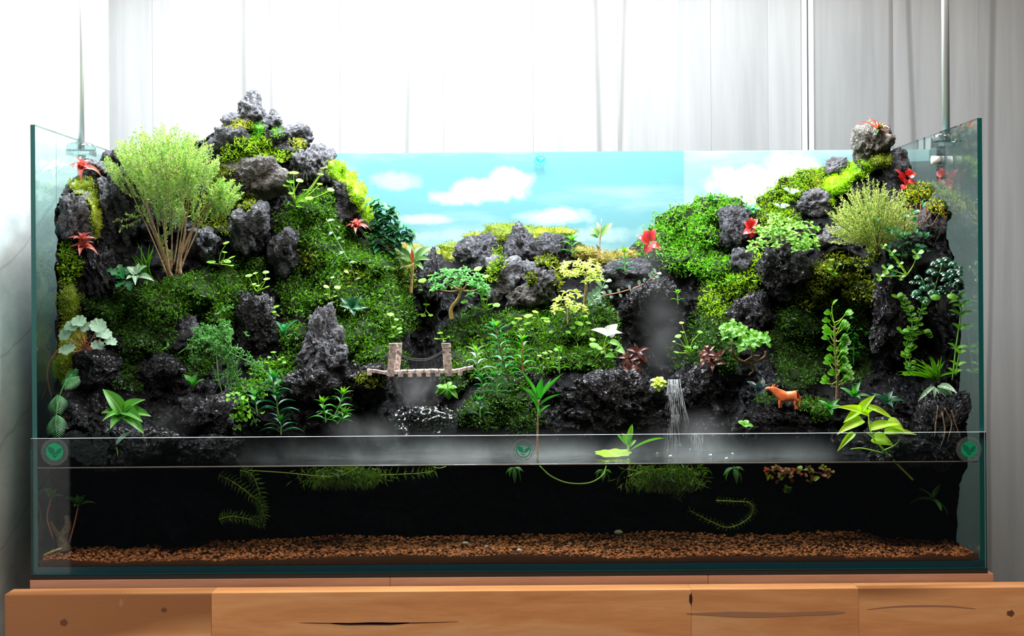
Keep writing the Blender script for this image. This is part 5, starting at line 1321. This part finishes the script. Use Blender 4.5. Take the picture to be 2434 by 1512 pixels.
# roots
P_ = Plant('orange_roots', 'orange wiry roots over the dark rock by the right pane', 'roots', (2190, 500), .012)
for k in range(7):
    x_ = 2165 + k * 12; P_.stem([(x_, 486 + P_.r.uniform(-6, 6)), (x_ + P_.r.uniform(-8, 8), 505), (x_ + P_.r.uniform(-14, 14), 528 + P_.r.uniform(0, 14))], 1.3, .7, 'orange', 'root')
P_ = Plant('hanging_roots', 'brown roots hanging to the water in the right corner', 'roots', (2235, 970), .04)
for a in (((2230, 965), (2224, 1010), (2222, 1040)), ((2245, 970), (2262, 1005), (2252, 1050)), ((2262, 975), (2272, 1010), (2284, 1040)), ((2240, 980), (2246, 1030), (2236, 1062))): P_.stem(a, 1.6, 1, 'brown', 'root')
# ================================================================== water
m_w, tw_, gl_, fac_ = glassmat('dark_pond_water', (0.26, 0.30, 0.25), 0.03, 4.0, 0.03)
nw_ = tw_.noise(tw_.map(tw_.pos(), (1, 1, 1)), 38, 3, 0.5)
tw_.l(tw_.bump(nw_.outputs[0], 0.35, 0.004), gl_.inputs['Normal'])
b = MB(); b.add([(-0.5935, 0.0003, ZW), (0.5935, 0.0003, ZW), (0.5935, 0.49, ZW), (-0.5935, 0.49, ZW)], [(0, 1, 2, 3)])
tag(b.obj('water', m_w, None, False), 'dark still water filling the bottom of the tank', 'water', kind='structure')
# thin brownish water edge where the surface meets the front pane
b = MB(); b.tube([(-0.5935, 0.0012, ZW), (0.5935, 0.0012, ZW)], 0.0009, 6)
tag(b.obj('water_rim', simple('water_rim', (0.22, 0.17, 0.14), 0.2), None), 'thin brown line where the water meets the front pane', 'water', kind='structure')

# ------------------------------------------------------------------ gravel
def gz(x, y):
    x = np.asarray(x, float); y = np.asarray(y, float)
    return 0.0185 + 0.006 * vnoise(np.stack([x * 9 + 3, y * 7, x * 0 + 1.5], -1)) + 0.003 * vnoise(np.stack([x * 30, y * 25, x * 0 + 2.5], -1)) + 0.02 * np.clip(y - 0.02, 0, .3)
xs = np.linspace(-.592, .592, 140); ys = np.linspace(.0006, .22, 26); XX, YY = np.meshgrid(xs, ys)
gv = np.stack([XX, YY, gz(XX, YY) - .002], -1); gv[0, :, :] = gv[0, :, :]
n0 = gv.reshape(-1, 3); I = np.arange(len(n0)).reshape(26, 140)
fq = np.stack([I[:-1, :-1], I[:-1, 1:], I[1:, 1:], I[1:, :-1]], -1).reshape(-1, 4).tolist()
fr = np.stack([xs, ys[0] + xs * 0, xs * 0 + .0093], -1); base_n = len(n0)
fq += [(base_n + i, base_n + i + 1, i + 1, i) for i in range(139)]
def gravmat(name, c1, c2, isl):
    t = NT(name)
    r_ = t.n('ShaderNodeNewGeometry').outputs['Random Per Island'] if isl else t.noise(t.pos(), 420, 2).outputs[0]
    col = t.ramp(r_, [(0.0, c1), (0.6, c2), (1.0, tuple(min(1, 1.6 * k) for k in c2))])
    return t.done(t.pbr(col, 0.7, 0.2))
M_grav = gravmat('brown_gravel', (0.10, 0.028, 0.011), (0.38, 0.125, 0.045), True)
bed = thing('gravel_bed', 'bed of small brown gravel on the tank floor', 'gravel', (0, .1, .009), kind='stuff')
o = link('gravel_base', mesh('gravel_base', np.concatenate([n0, fr]), fq, simple('gravel_dust', (0.05, 0.02, 0.01), 0.9, 0.1)), bed)
iv, if_ = ico(1)
N = 10500
gxp = rng.uniform(-.588, .588, N); gyp = np.abs(rng.beta(1.0, 1.35, N)) * .205 + .0035
wall_n = 2600; gyp[:wall_n] = .0032
gzz = gz(gxp, gyp); gzz[:wall_n] = .0105 + rng.random(wall_n) * (gzz[:wall_n] - .0105)
sz = rng.uniform(.0013, .0027, N)
rv = 1 + .25 * rng.normal(size=(N, len(iv), 1)).clip(-1, 1)
pv = iv[None] * rv * sz[:, None, None] * np.array([1.1, .9, .8]) + np.stack([gxp, gyp, gzz + rng.uniform(-.001, .001, N)], -1)[:, None, :]
pv[..., 1] = np.maximum(pv[..., 1], .0002)
ff = (np.array(if_)[None] + (np.arange(N) * len(iv))[:, None, None]).reshape(-1, 3).tolist()
tag(link('pebbles', mesh('pebbles', pv.reshape(-1, 3), ff, M_grav, True), bed), kind='stuff')
for q in ((1106, 1293, .0045, .010, 'larger white pebble lying on the brown gravel'), (1156, 1297, .003, .02, 'smaller white pebble beside the larger one on the gravel'), (1234, 1318, .0038, .006, 'flat cream pebble near the front pane'), (1470, 1268, .0062, .14, 'rounded grey pebble at the back of the gravel'), (325, 1284, .0045, .10, 'cream pebble at the back of the gravel on the left')):
    d_ = (CAMZ - .022) * FPX / (q[1] - HY); y_ = min(max(d_ + CAMY, .008), .17)
    p_ = W(q[0], q[1], y_); v_ = iv if False else ico(2)[0]
    me = mesh('pebble', v_ * (1 + .15 * fbm(v_ * 2 + q[0], 2))[:, None] * q[2] * np.array([1, .8, .6]), ico(2)[1], simple('pale_pebble', (.55, .52, .42), .5))
    tag(link('white_pebble', me, None, Matrix.Translation((p_.x, y_, float(gz(p_.x, y_)) + q[2] * .5))), q[4], 'pebble')

# ------------------------------------------------------------------ waterfall
M_fall = NT('falling_water')
tr_ = M_fall.n('ShaderNodeBsdfTransparent'); df_ = M_fall.pbr((.75, .82, .88), .15, .8)
mx_ = M_fall.n('ShaderNodeMixShader'); mx_.inputs[0].default_value = .45
M_fall.l(tr_.outputs[0], mx_.inputs[1]); M_fall.l(df_, mx_.inputs[2]); M_fall = M_fall.done(mx_.outputs[0])
def fall(label, x0, x1, y0, xb0, xb1, y1, n, ya, yb, r=.55):
    b = MB()
    for i in range(n):
        f = rnd.random(); a = rnd.uniform(0, .75) if i % 4 else 0; z = min(1, a + rnd.uniform(.12, .45))
        pts = []
        for k in range(6):
            t_ = a + (z - a) * k / 5
            px = (x0 + (x1 - x0) * f) * (1 - t_) + (xb0 + (xb1 - xb0) * f) * t_ + 0.9 * math.sin(t_ * 9 + f * 40 + i)
            py = y0 + (y1 - y0) * t_ ** .85; yy = ya + (yb - ya) * t_ ** .6 + rnd.uniform(-.001, .001)
            pts.append(W(px, py, yy))
        b.tube(pts, [r * PX(1) * rnd.uniform(.5, 1.4), r * PX(1) * .4], 4, cap=False)
    return tag(b.obj('waterfall', M_fall), label, 'waterfall', kind='stuff')
yw = float(depth(1605, 915)) - .03
fall('thin white strands of the upper waterfall beside the wet boulder', 1586, 1618, 902, 1576, 1640, 1010, 170, yw, yw - .02, .27)
fall('lower strands of the waterfall running into the pool', 1578, 1614, 985, 1578, 1620, 1078, 90, yw - .02, yw - .03, .25)
fall('side trickle of the waterfall dripping into the pool', 1640, 1672, 1030, 1650, 1672, 1088, 70, yw - .04, yw - .05, .25)
# water film running over the rock in front of the bridge
xs = np.linspace(930, 1088, 60); ysp = np.linspace(962, 1040, 34); XX, YY = np.meshgrid(xs, ysp)
film_y = depth(XX, YY) - .004 - .006 * fbm(np.stack([XX / 22, YY / 8 + XX / 30, XX * 0], -1), 4, 5, .6, True)
fv = Wn(XX, YY, film_y).reshape(-1, 3); I = np.arange(len(fv)).reshape(34, 60)
rr_ = ((XX - 1009) / 82) ** 2 + ((YY - 1000) / 42) ** 2
ok_ = (rr_[:-1, :-1] < 1).reshape(-1)
fq = np.stack([I[:-1, :-1], I[1:, :-1], I[1:, 1:], I[:-1, 1:]], -1).reshape(-1, 4)[ok_]
mf, tf, glf, ff_ = glassmat('running_water', (.8, .86, .86), .10, 2.5, .10)
tag(link('water_film', mesh('water_film', fv, fq, mf)), 'glinting film of water running over the black rock before the bridge', 'water', kind='stuff')

# ------------------------------------------------------------------ suspension bridge
M_old = barkmat('weathered_wood', (0.22, 0.165, 0.15), (0.68, 0.58, 0.54))
M_rope = simple('black_rope', (0.015, 0.015, 0.02), 0.7)
BY = float(depth(905, 893)) - .02; BY = min(max(BY, .10), .16)
br_ = thing('suspension_bridge', 'miniature weathered wooden suspension bridge with black rope rails', 'bridge', W(995, 890, BY))
def bp(px, py, dy=0): return W(px, py, BY + dy)
def bar(name, a, b_, w, h, par, twist=0):
    """squared timber from a to b with slightly worn faces"""
    a, b_ = Vector(a), Vector(b_); d = (b_ - a).normalized(); u = d.cross(Vector((0, 1, 0))); 
    u = u.normalized() if u.length > .2 else Vector((1, 0, 0)); v_ = d.cross(u)
    P_, f = [], []
    nseg = 5
    for i in range(nseg):
        c = a.lerp(b_, i / (nseg - 1))
        for j, (s1, s2) in enumerate(((-1, -1), (-.4, -1.08), (.5, -1.05), (1, -1), (1.06, .2), (1, 1), (.2, 1.06), (-1, 1), (-1.07, .1))):
            k = 1 + .07 * rnd.uniform(-1, 1)
            P_.append(c + u * s1 * w / 2 * k + v_ * s2 * h / 2 * k)
    m = 9
    for i in range(nseg - 1):
        for j in range(m): f.append((i * m + j, i * m + (j + 1) % m, (i + 1) * m + (j + 1) % m, (i + 1) * m + j))
    f.append(tuple(range(m - 1, -1, -1))); f.append(tuple((nseg - 1) * m + j for j in range(m)))
    return link(name, mesh(name, [tuple(q) for q in P_], f, M_old, False), par)
u1 = PX(1, BY)
for px0, px1, dy in ((928, 934, 0), (941, 946, .034), (1067, 1061, 0), (1066, 1060, .034)):
    po = bar('post', bp(px0, 894, dy), bp(px1, 826, dy), 17 * u1, 15 * u1, br_)
    bar('post_cap', bp(px1, 827, dy), bp(px1, 816, dy), 19 * u1, 16 * u1, po)
deck = [(872, 877), (892, 879), (908, 882), (922, 884), (946, 882), (962, 881), (978, 881), (994, 880), (1010, 880), (1026, 879), (1042, 880), (1056, 880), (1078, 880), (1094, 877), (1110, 873), (1124, 871)]
for i in range(len(deck) - 1):
    (x0, y0), (x1, y1) = deck[i], deck[i + 1]
    c0, c1 = bp(x0 + .6, y0), bp(x1 - .6, y1); th_ = 7 * u1
    b = MB(); dp = .036
    q = [c0, c1]; vs = []
    for c in q:
        for dy in (-.004, dp):
            for dz in (0, -th_): vs.append((c.x, c.y + dy, c.z + dz + rnd.uniform(-.0002, .0002)))
    b.add(vs, [(0, 2, 6, 4), (1, 5, 7, 3), (0, 4, 5, 1), (2, 3, 7, 6), (0, 1, 3, 2), (4, 6, 7, 5)])
    b.obj('plank', M_old, br_, False)
for x_, y_ in ((952, 891.5), (975, 892), (996, 891), (1018, 891), (1040, 890), (1094, 888), (878, 888)):
    bar('joist', bp(x_, y_, -.007), bp(x_, y_, .04), 11 * u1, 9 * u1, br_)
def rope(pts, dy, r=1.2):
    b = MB(); b.tube(smoothline([bp(*q, dy) for q in pts], 6), r * u1, 5); b.obj('rope', M_rope, br_)
for dy in (-.004, .03):
    up = -4 if dy > 0 else 0
    rope([(944, 838 + up), (965, 852 + up), (990, 857 + up), (1012, 857 + up), (1032, 850 + up), (1056, 836 + up)], dy)
    rope([(925, 842 + up), (905, 858 + up), (884, 878)], dy); rope([(1068, 836 + up), (1088, 852 + up), (1110, 872)], dy)
    for xa, ya_, xb in ((965, 852, 950), (965, 852, 968), (990, 857, 988), (1010, 857, 1008), (1028, 852, 1024), (1028, 852, 1044)): rope([(xa, ya_ + up), ((xa + xb) / 2, 867), (xb, 882)], dy, .9)

# ------------------------------------------------------------------ cow figurine
CY = float(depth(1855, 968)) - .006
k_ = PX(1, CY)
M_cow = simple('orange_plastic', (0.78, 0.17, 0.05), 0.38, 0.5)
t_ = NT('orange_plastic_fig'); n_ = t_.noise(t_.pos(), 160, 3)
M_cow = t_.done(t_.pbr(t_.ramp(n_.outputs[0], [(.35, (.70, .13, .035)), (.65, (.86, .24, .08))]), .4, .5))
cow = thing('cow_figurine', 'small orange plastic cow standing on the wet ledge', 'figurine', W(1870, 975, CY))
sk = [  # px, py, depth in px, radius x, radius y
 (1892, 943, 0, 10, 11.5), (1880, 944, 0, 11.5, 13.5), (1866, 944, 0, 11.5, 14.5), (1855, 940, 0, 10.5, 13.5), (1847, 933, 0, 8, 10), (1839, 926.5, 0, 6.6, 7.4), (1830.5, 925, 0, 5.0, 5.4), (1823, 925, 0, 3.8, 3.9), (1818.5, 925.5, 0, 3.0, 2.8),
 (1854, 952, -5, 4.2, 4.4), (1852, 960, -5.5, 2.6, 2.8), (1852.5, 968, -5.5, 2.0, 2.0), (1852, 972, -5.5, 2.6, 2.2),
 (1857, 952, 5, 4.2, 4.4), (1858, 960, 5.5, 2.6, 2.8), (1858, 967, 5.5, 2.0, 2.0), (1857.5, 971, 5.5, 2.6, 2.2),
 (1891, 953, -5, 5.4, 6), (1888, 961, -5.8, 3.0, 3.4), (1891, 969, -5.8, 2.0, 2.2), (1890, 975, -5.8, 2.6, 2.2),
 (1894, 953, 5, 5.4, 6), (1893, 961, 5.8, 3.0, 3.4), (1896, 969, 5.8, 2.0, 2.2), (1895, 974, 5.8, 2.6, 2.2),
 (1898, 938, 0, 1.6, 1.6), (1902, 946, 0, 1.2, 1.2), (1901, 958, 0, 1.1, 1.1), (1900, 964, 0, 2.0, 2.0), (1900, 970, 0, 1.0, 1.0),
 (1840, 918, -4.5, 1.4, 1.4), (1843, 915, -6.5, 1.1, 1.1), (1840, 918, 4.5, 1.4, 1.4), (1843, 915, 6.5, 1.1, 1.1),
 (1836, 917, -2, 1.5, 1.5), (1837, 913, -2.6, .7, .7), (1836, 917, 2, 1.5, 1.5), (1837, 913, 2.6, .7, .7)]
ed = [(0, 1), (1, 2), (2, 3), (3, 4), (4, 5), (5, 6), (6, 7), (7, 8), (3, 9), (9, 10), (10, 11), (11, 12), (3, 13), (13, 14), (14, 15), (15, 16), (0, 17), (17, 18), (18, 19), (19, 20), (0, 21), (21, 22), (22, 23), (23, 24), (0, 25), (25, 26), (26, 27), (27, 28), (28, 29), (5, 30), (30, 31), (5, 32), (32, 33), (5, 34), (34, 35), (5, 36), (36, 37)]
me = bpy.data.meshes.new('cow_body')
o0 = cow.location
me.from_pydata([tuple(W(a, b2 - 1, CY + c * k_) - o0) for a, b2, c, _, _ in sk], ed, [])
cb = bpy.data.objects.new('cow_body', me); COL.objects.link(cb); cb.parent = cow
me.materials.append(M_cow)
md = cb.modifiers.new('skin', 'SKIN'); md.use_smooth_shade = True
for i, q in enumerate(sk): me.skin_vertices[0].data[i].radius = (q[3] * k_, q[4] * k_)
me.skin_vertices[0].data[1].use_root = True
sb = cb.modifiers.new('subsurf', 'SUBSURF'); sb.levels = 2; sb.render_levels = 2
M_eye = simple('cow_eye', (.05, .015, .01), .3)
for s_ in (-1, 1):
    b = MB(); c = W(1832, 921, CY + s_ * 4.4 * k_); v_ = ico(2)[0] * .9 * k_
    b.add(v_ + np.array(c[:]), ico(2)[1]); b.obj('eye', M_eye, cow)

# ------------------------------------------------------------------ things on and in the water
def ysurf(py): return (CAMZ - ZW) * FPX / (py - HY) + CAMY
yl = ysurf(1088)
P_ = Plant('lily_pad', 'round pale green lily pad floating on the misty water', 'lily pad', (1457, 1088), y=yl)
c0 = Vector((P_.root.location.x, yl, ZW + .0012))
link('pad', discmesh('neon', 1, .04, .3), P_.root, Matrix.Translation(c0 + Vector((0, 0, .0035))) @ Matrix.Rotation(R(9), 4, 'X') @ Matrix.Rotation(R(200), 4, 'Z') @ Matrix.Diagonal((.047, .047, .047, 1)))
b = MB(); b.tube(smoothline([W(1283, 1108, .05), W(1310, 1132, .045), W(1350, 1148, .045), W(1400, 1148, .05), W(1432, 1130, .06), W(1441, 1108, .08)], 8), 1.7 * PX(1, .05), 6)
tag(b.obj('lily_stalk', ST['lime']), 'looping bright yellow-green lily stalk just under the surface', 'stalk')
b = MB(); b.tube(smoothline([W(1030, 1110, .03), W(1045, 1113, .03), W(1060, 1109, .035)], 6), 1.3 * PX(1, .05), 5)
tag(b.obj('lily_stalk', ST['lime']), 'short yellow stalk touching the surface below the bridge', 'stalk')
b = MB(); b.tube(smoothline([W(590, 1118, .04), W(680, 1124, .035), W(760, 1132, .03), W(810, 1130, .03), W(850, 1112, .04)], 8), 1.2 * PX(1, .05), 5)
tag(b.obj('lily_stalk', ST['weed']), 'long thin runner drifting under the surface on the left', 'stalk')
M_bub = glassmat('bubble_film', (.9, .95, .95), .25, 2.0, .02)[0]
for x_, y_, r_, lb_ in ((1594, 1091, 8, 'large air bubble on the pool straight below the waterfall'), (1562, 1082, 5, 'small air bubble left of the large one below the waterfall'), (1690, 1089, 8, 'large air bubble on the pool below the side trickle'), (1728, 1097, 7, 'air bubble nearest the front pane right of the side trickle'), (1718, 1068, 6, 'air bubble farther back on the pool right of the side trickle'), (1742, 1085, 5, 'rightmost small air bubble on the misty pool'), (1640, 1074, 4, 'tiny air bubble between the waterfall and the side trickle'), (1586, 1075, 3, 'tiniest air bubble at the foot of the waterfall')):
    yy = max(ysurf(y_), .012); v_, f_ = ico(2); p_ = W(x_, y_, yy)
    me = mesh('bubble', v_ * r_ * PX(1, yy) * np.array([1, 1, .8]), f_, M_bub)
    tag(link('bubble', me, None, Matrix.Translation((p_.x, yy, ZW + .001))), lb_, 'bubble', 'air bubbles under the waterfall')
def weed(label, runs, L=22, per=8, step=7, name='hornwort', y=.06, mat='weed', mass=None):
    P_ = Plant(name, label, 'water plant', runs[0][0][:2], y=y)
    tw = []
    for pts in runs:
        Q = P_.stem(pts, 1.6, 1.0, 'weed', n=10)
        for i in range(0, len(Q), 2):
            for k in range(per):
                a = k * 2 * math.pi / per + i
                d = (Q[min(i + 1, len(Q) - 1)] - Q[max(i - 1, 0)]).normalized(); u = d.orthogonal().normalized(); v_ = d.cross(u)
                e = (u * math.cos(a) + v_ * math.sin(a) + d * .5).normalized()
                tw.append((Q[i], Q[i] + e * L * P_.k * P_.r.uniform(.7, 1.1)))
    st_ = np.array([q[0][:] for q in tw]); en = np.array([q[1][:] for q in tw])
    if mass:
        (cx_, cy_, rx, ry, n_) = mass
        c = np.array([P_.p((cx_ + rx * P_.r.gauss(0, .45), cy_ + ry * P_.r.random(), P_.r.uniform(-.03, .03)))[:] for _ in range(n_)])
        dd = unit(rng.normal(size=(n_, 3)) + np.array([0, 0, -.8]))
        st_ = np.concatenate([st_, c]); en = np.concatenate([en, c + dd * PX(26, y)])
    st_[:, 2] = np.minimum(st_[:, 2], ZW - .002); en[:, 2] = np.minimum(en[:, 2], ZW - .002); en[:, 1] = np.maximum(en[:, 1], .004)
    v, f = leaflets(st_, unit(en - st_), np.linalg.norm(en - st_, axis=1), .065, mat)
    v[:, 2] = np.minimum(v[:, 2], ZW - .0015)
    tag(link('needles', mesh('needles', v, f, MAT[mat]), P_.root), kind='stuff')
    return P_
weed('long feathery hornwort strand curling down on the left side', [[(520, 1128), (560, 1150), (600, 1180), (620, 1198), (625, 1225), (612, 1242)], [(520, 1235), (550, 1228), (590, 1234), (625, 1242)], [(570, 1118), (600, 1130), (620, 1180)]])
weed('bushy hornwort mass floating under the surface below the bridge', [[(760, 1120), (800, 1135), (860, 1125)], [(880, 1138), (910, 1130), (990, 1126), (1030, 1120)]], mass=(820, 1112, 90, 34, 1300))
weed('bushy hornwort mass below the waterfall', [[(1490, 1115), (1540, 1125), (1600, 1130)], [(1600, 1120), (1620, 1150), (1610, 1180)]], mass=(1580, 1112, 85, 42, 1500))
weed('thin hornwort arc curling in the dark water on the right', [[(1702, 1190), (1740, 1192), (1780, 1195), (1790, 1215), (1770, 1240), (1730, 1254), (1690, 1240), (1640, 1214)]], 14, 5)
weed('tiny bright tuft of water weed in the dark on the right', [[(1866, 1172), (1870, 1166), (1872, 1160)]], 13, 10)
def sub(label, c, n, L, w, mat='weedleaf', shape='lance', elev=(10, 70), y=.05, axis=(0, -.3, 1), stem=None):
    P_ = Plant('water_plant', label, 'water plant', c, y=y); P_.rosette(c, n, L, w, mat, shape, elev, axis)
    if stem: P_.stem(stem, 2, 2, 'red')
    return P_
sub('submerged lance-leaved plant in the left corner', (186, 1205), 9, 46, 14, stem=[(165, 1290), (178, 1240), (186, 1205)], y=.04)
sub('second submerged plant close to the left pane', (122, 1185), 7, 40, 13, stem=[(126, 1280), (112, 1230), (122, 1185)], y=.03)
sub('leaves hanging down into the water in the middle', (1222, 1112), 6, 40, 12, elev=(-80, -20))
sub('leaves hanging into the water right of the lily stalk', (1435, 1118), 6, 38, 12, elev=(-70, 0), y=.08)
sub('broad leaves hanging into the water below the cow ledge', (1745, 1112), 6, 46, 14, elev=(-75, -10), y=.05)
sub('strap leaves drifting in the dark water on the right', (2215, 1190), 6, 70, 11, shape='strap', elev=(-60, 80), y=.05)
P_ = Plant('floating_plant', 'rust and cream round-leaved plant floating by the surface on the right', 'water plant', (1880, 1118), y=.035)
for i in range(60):
    x_, y_ = P_.r.uniform(1815, 1978), 1108 + abs(P_.r.gauss(0, 14))
    P_.leaf((x_, y_, P_.r.uniform(-.02, .02)), (x_ + P_.r.uniform(-12, 12), y_ + P_.r.uniform(2, 13), P_.r.uniform(-.02, .01)), P_.r.uniform(8, 13), ('rust', 'rust', 'bronze', 'yellow', 'salmon')[i % 5], 'round')
P_.stem([(1815, 1120), (1880, 1114), (1975, 1130)], 1.5, 1, 'red')
P_ = Plant('driftwood', 'dark driftwood stump standing on the gravel in the left corner', 'driftwood', (150, 1300), y=.05)
P_.stem([(155, 1310), (148, 1280), (162, 1250), (158, 1225)], 16, 5, 'brown', 'stump', 8, 10); P_.stem([(152, 1290), (130, 1260), (122, 1240)], 8, 4, 'brown', 'stump', 6, 8)
P_.stem([(147, 1304, -.035), (128, 1310, -.037), (104, 1321, -.037)], 3.5, 3, 'gold', 'stick')

# ------------------------------------------------------------------ round logo stickers on the glass
M_stk = simple('sticker_green', (0.0, 0.30, 0.13), 0.5); M_stk_d = simple('sticker_dark', (0.0, 0.13, 0.07), 0.5)
M_stk_t = simple('sticker_teal', (0.0, 0.62, 0.42), 0.5); M_stk_b = simple('sticker_blue', (0.03, 0.30, 0.62), 0.5)
t_ = NT('sticker_film'); a_ = t_.n('ShaderNodeBsdfTransparent'); d_ = t_.pbr((.3, .33, .33), .4)
x_ = t_.n('ShaderNodeMixShader'); x_.inputs[0].default_value = .22; t_.l(a_.outputs[0], x_.inputs[1]); t_.l(d_, x_.inputs[2]); M_film = t_.done(x_.outputs[0])
def flat(polys, z):
    b = MB()
    for p in polys: b.add([(x, -z, y) for x, y in p], [tuple(range(len(p)))])
    return b
def annulus(r0, r1, a0=0, a1=2 * math.pi, n=40):
    out = []
    for i in range(n):
        a, c = a0 + (a1 - a0) * i / n, a0 + (a1 - a0) * (i + 1) / n
        out.append([(r0 * math.cos(a), r0 * math.sin(a)), (r1 * math.cos(a), r1 * math.sin(a)), (r1 * math.cos(c), r1 * math.sin(c)), (r0 * math.cos(c), r0 * math.sin(c))])
    return out
def glyphs(text, r, a0, a1, inward, size):
    """letters set along an arc, as flat outlines"""
    vs, fs, n = [], [], 0
    for i, ch in enumerate(text):
        if ch == ' ': continue
        cu = bpy.data.curves.new('glyph', 'FONT'); cu.body = ch; cu.size = size; cu.align_x = 'CENTER'; cu.resolution_u = 1; cu.offset = size * .012
        ob = bpy.data.objects.new('glyph', cu); me = ob.to_mesh()
        a = a0 + (a1 - a0) * (i + .5) / len(text)
        th = a - math.pi / 2 if not inward else a + math.pi / 2
        for v in me.vertices:
            x, y = v.co.x * .9, v.co.y
            X, Y_ = x * math.cos(th) - y * math.sin(th), x * math.sin(th) + y * math.cos(th)
            vs.append((r * math.cos(a) + X, -.0006, r * math.sin(a) + Y_))
        for p in me.polygons: fs.append(tuple(q + n for q in p.vertices))
        n = len(vs)
        ob.to_mesh_clear(); bpy.data.objects.remove(ob); bpy.data.curves.remove(cu)
    return vs, fs
t1 = glyphs('CÔNG TY TNHH KHÔNG GIAN XANH DECOR', .80, R(186), R(-6), False, .155)
t2 = glyphs('GREEN SPACE DECOR COMPANY LIMITED', .93, R(196), R(344), True, .145)
def leafpoly(tip, root, bulge):
    tx, ty = tip; rx, ry = root; dx, dy = rx - tx, ry - ty; L_ = math.hypot(dx, dy); nx, ny = -dy / L_, dx / L_
    up_ = [(tx + dx * t + nx * bulge * math.sin(math.pi * t), ty + dy * t + ny * bulge * math.sin(math.pi * t)) for t in np.linspace(0, 1, 10)]
    dn = [(tx + dx * t - nx * bulge * .8 * math.sin(math.pi * t), ty + dy * t - ny * bulge * .8 * math.sin(math.pi * t)) for t in np.linspace(1, 0, 10)[1:-1]]
    return up_ + dn
def sticker(label, c, r, filled, mg, mt, film=True):
    s_ = thing('logo_sticker', label, 'sticker', c)
    def put(name, b, m):
        v = np.concatenate(b.v) * np.array([r, 1, r]); link(name, mesh(name, v, b.f, m, False), s_, Matrix.Translation(c))
    if film: put('film', flat(annulus(0.0, 1.12, n=40), .0), M_film)
    put('ring', flat(annulus(.60, .70), .0004), mg)
    if filled: put('disc', flat(annulus(0.0, .60), .0003), mg)
    put('emblem', flat([leafpoly((-.56, .42), (.02, -.22), .24), leafpoly((.56, .30), (.04, -.22), .18), leafpoly((-.25, -.24), (0, -.42), .05), leafpoly((.22, -.26), (0, -.42), .05), [(-.02, -.55), (.02, -.55), (.02, -.2), (-.02, -.2)]], .0006), M_stk_d if filled else mg)
    for v, f in (t1, t2):
        vv_ = np.array(v) * np.array([r, 1, r]); link('lettering', mesh('lettering', vv_, f, mt, False), s_, Matrix.Translation(c))
    s_.scale = (1, 1, 1)
sticker('round green logo sticker at the top middle of the back pane', W(1284, 383, .4930), 18 * PX(1, .493), False, M_stk_t, M_stk_b, False)
sticker('round green logo sticker in the left corner of the front pane', W(130, 1074, -.0068), 29 * PX(1, 0), True, M_stk, M_stk_d)
sticker('round green logo sticker in the middle of the front pane', W(1244, 1071, -.0068), 25 * PX(1, 0), False, M_stk, M_stk_d)
sticker('round green logo sticker in the right corner of the front pane', W(2303, 1068, -.0068), 27 * PX(1, 0), True, M_stk, M_stk_d)

# ------------------------------------------------------------------ mist
def mistmat(name, dens, layer=False, soft=1.6, nscale=20):
    t = NT(name); co = t.n('ShaderNodeTexCoord').outputs['Object']
    nz_ = t.noise(t.pos(), nscale, 3, 0.55, 0.6)
    cl_ = t.ramp(nz_.outputs[0], [(0.36, (0.05, 0.05, 0.05)), (0.66, (1, 1, 1))])
    if layer:
        sx_ = t.n('ShaderNodeSeparateXYZ'); t.l(co, sx_.inputs[0])
        h = t.math('POWER', t.math('MAXIMUM', t.math('SUBTRACT', 1.0, sx_.outputs[2]), 0.0), 2.6)
        ex = t.math('SUBTRACT', 1.0, t.math('POWER', t.math('ABSOLUTE', sx_.outputs[0]), 4.0))
        f = t.math('MULTIPLY', h, t.math('MAXIMUM', ex, 0.0))
    else:
        ln = t.n('ShaderNodeVectorMath', operation='LENGTH'); t.l(co, ln.inputs[0])
        f = t.math('POWER', t.math('MAXIMUM', t.math('SUBTRACT', 1.0, ln.outputs['Value']), 0.0), soft)
    d = t.math('MULTIPLY', t.math('MULTIPLY', f, cl_), dens)
    vs_ = t.n('ShaderNodeVolumeScatter'); vs_.inputs['Color'].default_value = (.96, .98, 1, 1); t.l(d, vs_.inputs['Density']); vs_.inputs['Anisotropy'].default_value = .1
    t.m.volume_intersection_method = 'FAST' if hasattr(t.m, 'volume_intersection_method') else None
    return t.done(vs_.outputs[0], 'Volume')
x0, x1 = W(545, 1090, .1).x, W(2010, 1090, .1).x
mb = MB(); mb.box((-1, -1, 0), (1, 1, 1))
o = mb.obj('mist', mistmat('pool_mist', 6.5, True, nscale=13), None, False, Matrix.Translation(((x0 + x1) / 2, .118, ZW + .0008)) @ Matrix.Diagonal(((x1 - x0) / 2, .114, .042, 1)))
tag(o, 'white mist lying low over the pool', 'mist', kind='stuff')
for label, px, py, y_, rx, ry, rz, dn in (
 ('mist hanging in the gorge behind the bridge', 985, 930, .235, 95, 70, .055, 4.5),
 ('mist rising at the water left of the running rock', 870, 1025, .10, 120, 50, .05, 6),
 ('mist column drifting in front of the broad wet rock', 1570, 790, .23, 80, 170, .035, 3.6),
 ('thin mist in front of the red-leaved plant on the right ridge', 1550, 620, .30, 55, 90, .03, 3),
 ('spray mist where the waterfall meets the pool', 1650, 1030, .12, 130, 70, .04, 5),
 ('faint mist over the broad-leaved plant on the left', 380, 1010, .035, 100, 60, .02, 4),
 ('faint mist at the back of the gorge beside the black cone rock', 1070, 640, .36, 50, 40, .03, 4)):
    v_, f_ = ico(3); c = W(px, py, y_); kx = PX(1, y_)
    zb = c.z - ry * kx
    vv_ = v_ * 1.0
    zlim = (ZW + .001 - c.z) / (ry * kx)
    vv_[:, 2] = np.maximum(vv_[:, 2], zlim)
    o = link('mist', mesh('mist', vv_, f_, mistmat('mist_' + str(px), dn)), None, Matrix.Translation(c) @ Matrix.Diagonal((rx * kx, rz, ry * kx, 1)))
    tag(o, label, 'mist', kind='stuff')
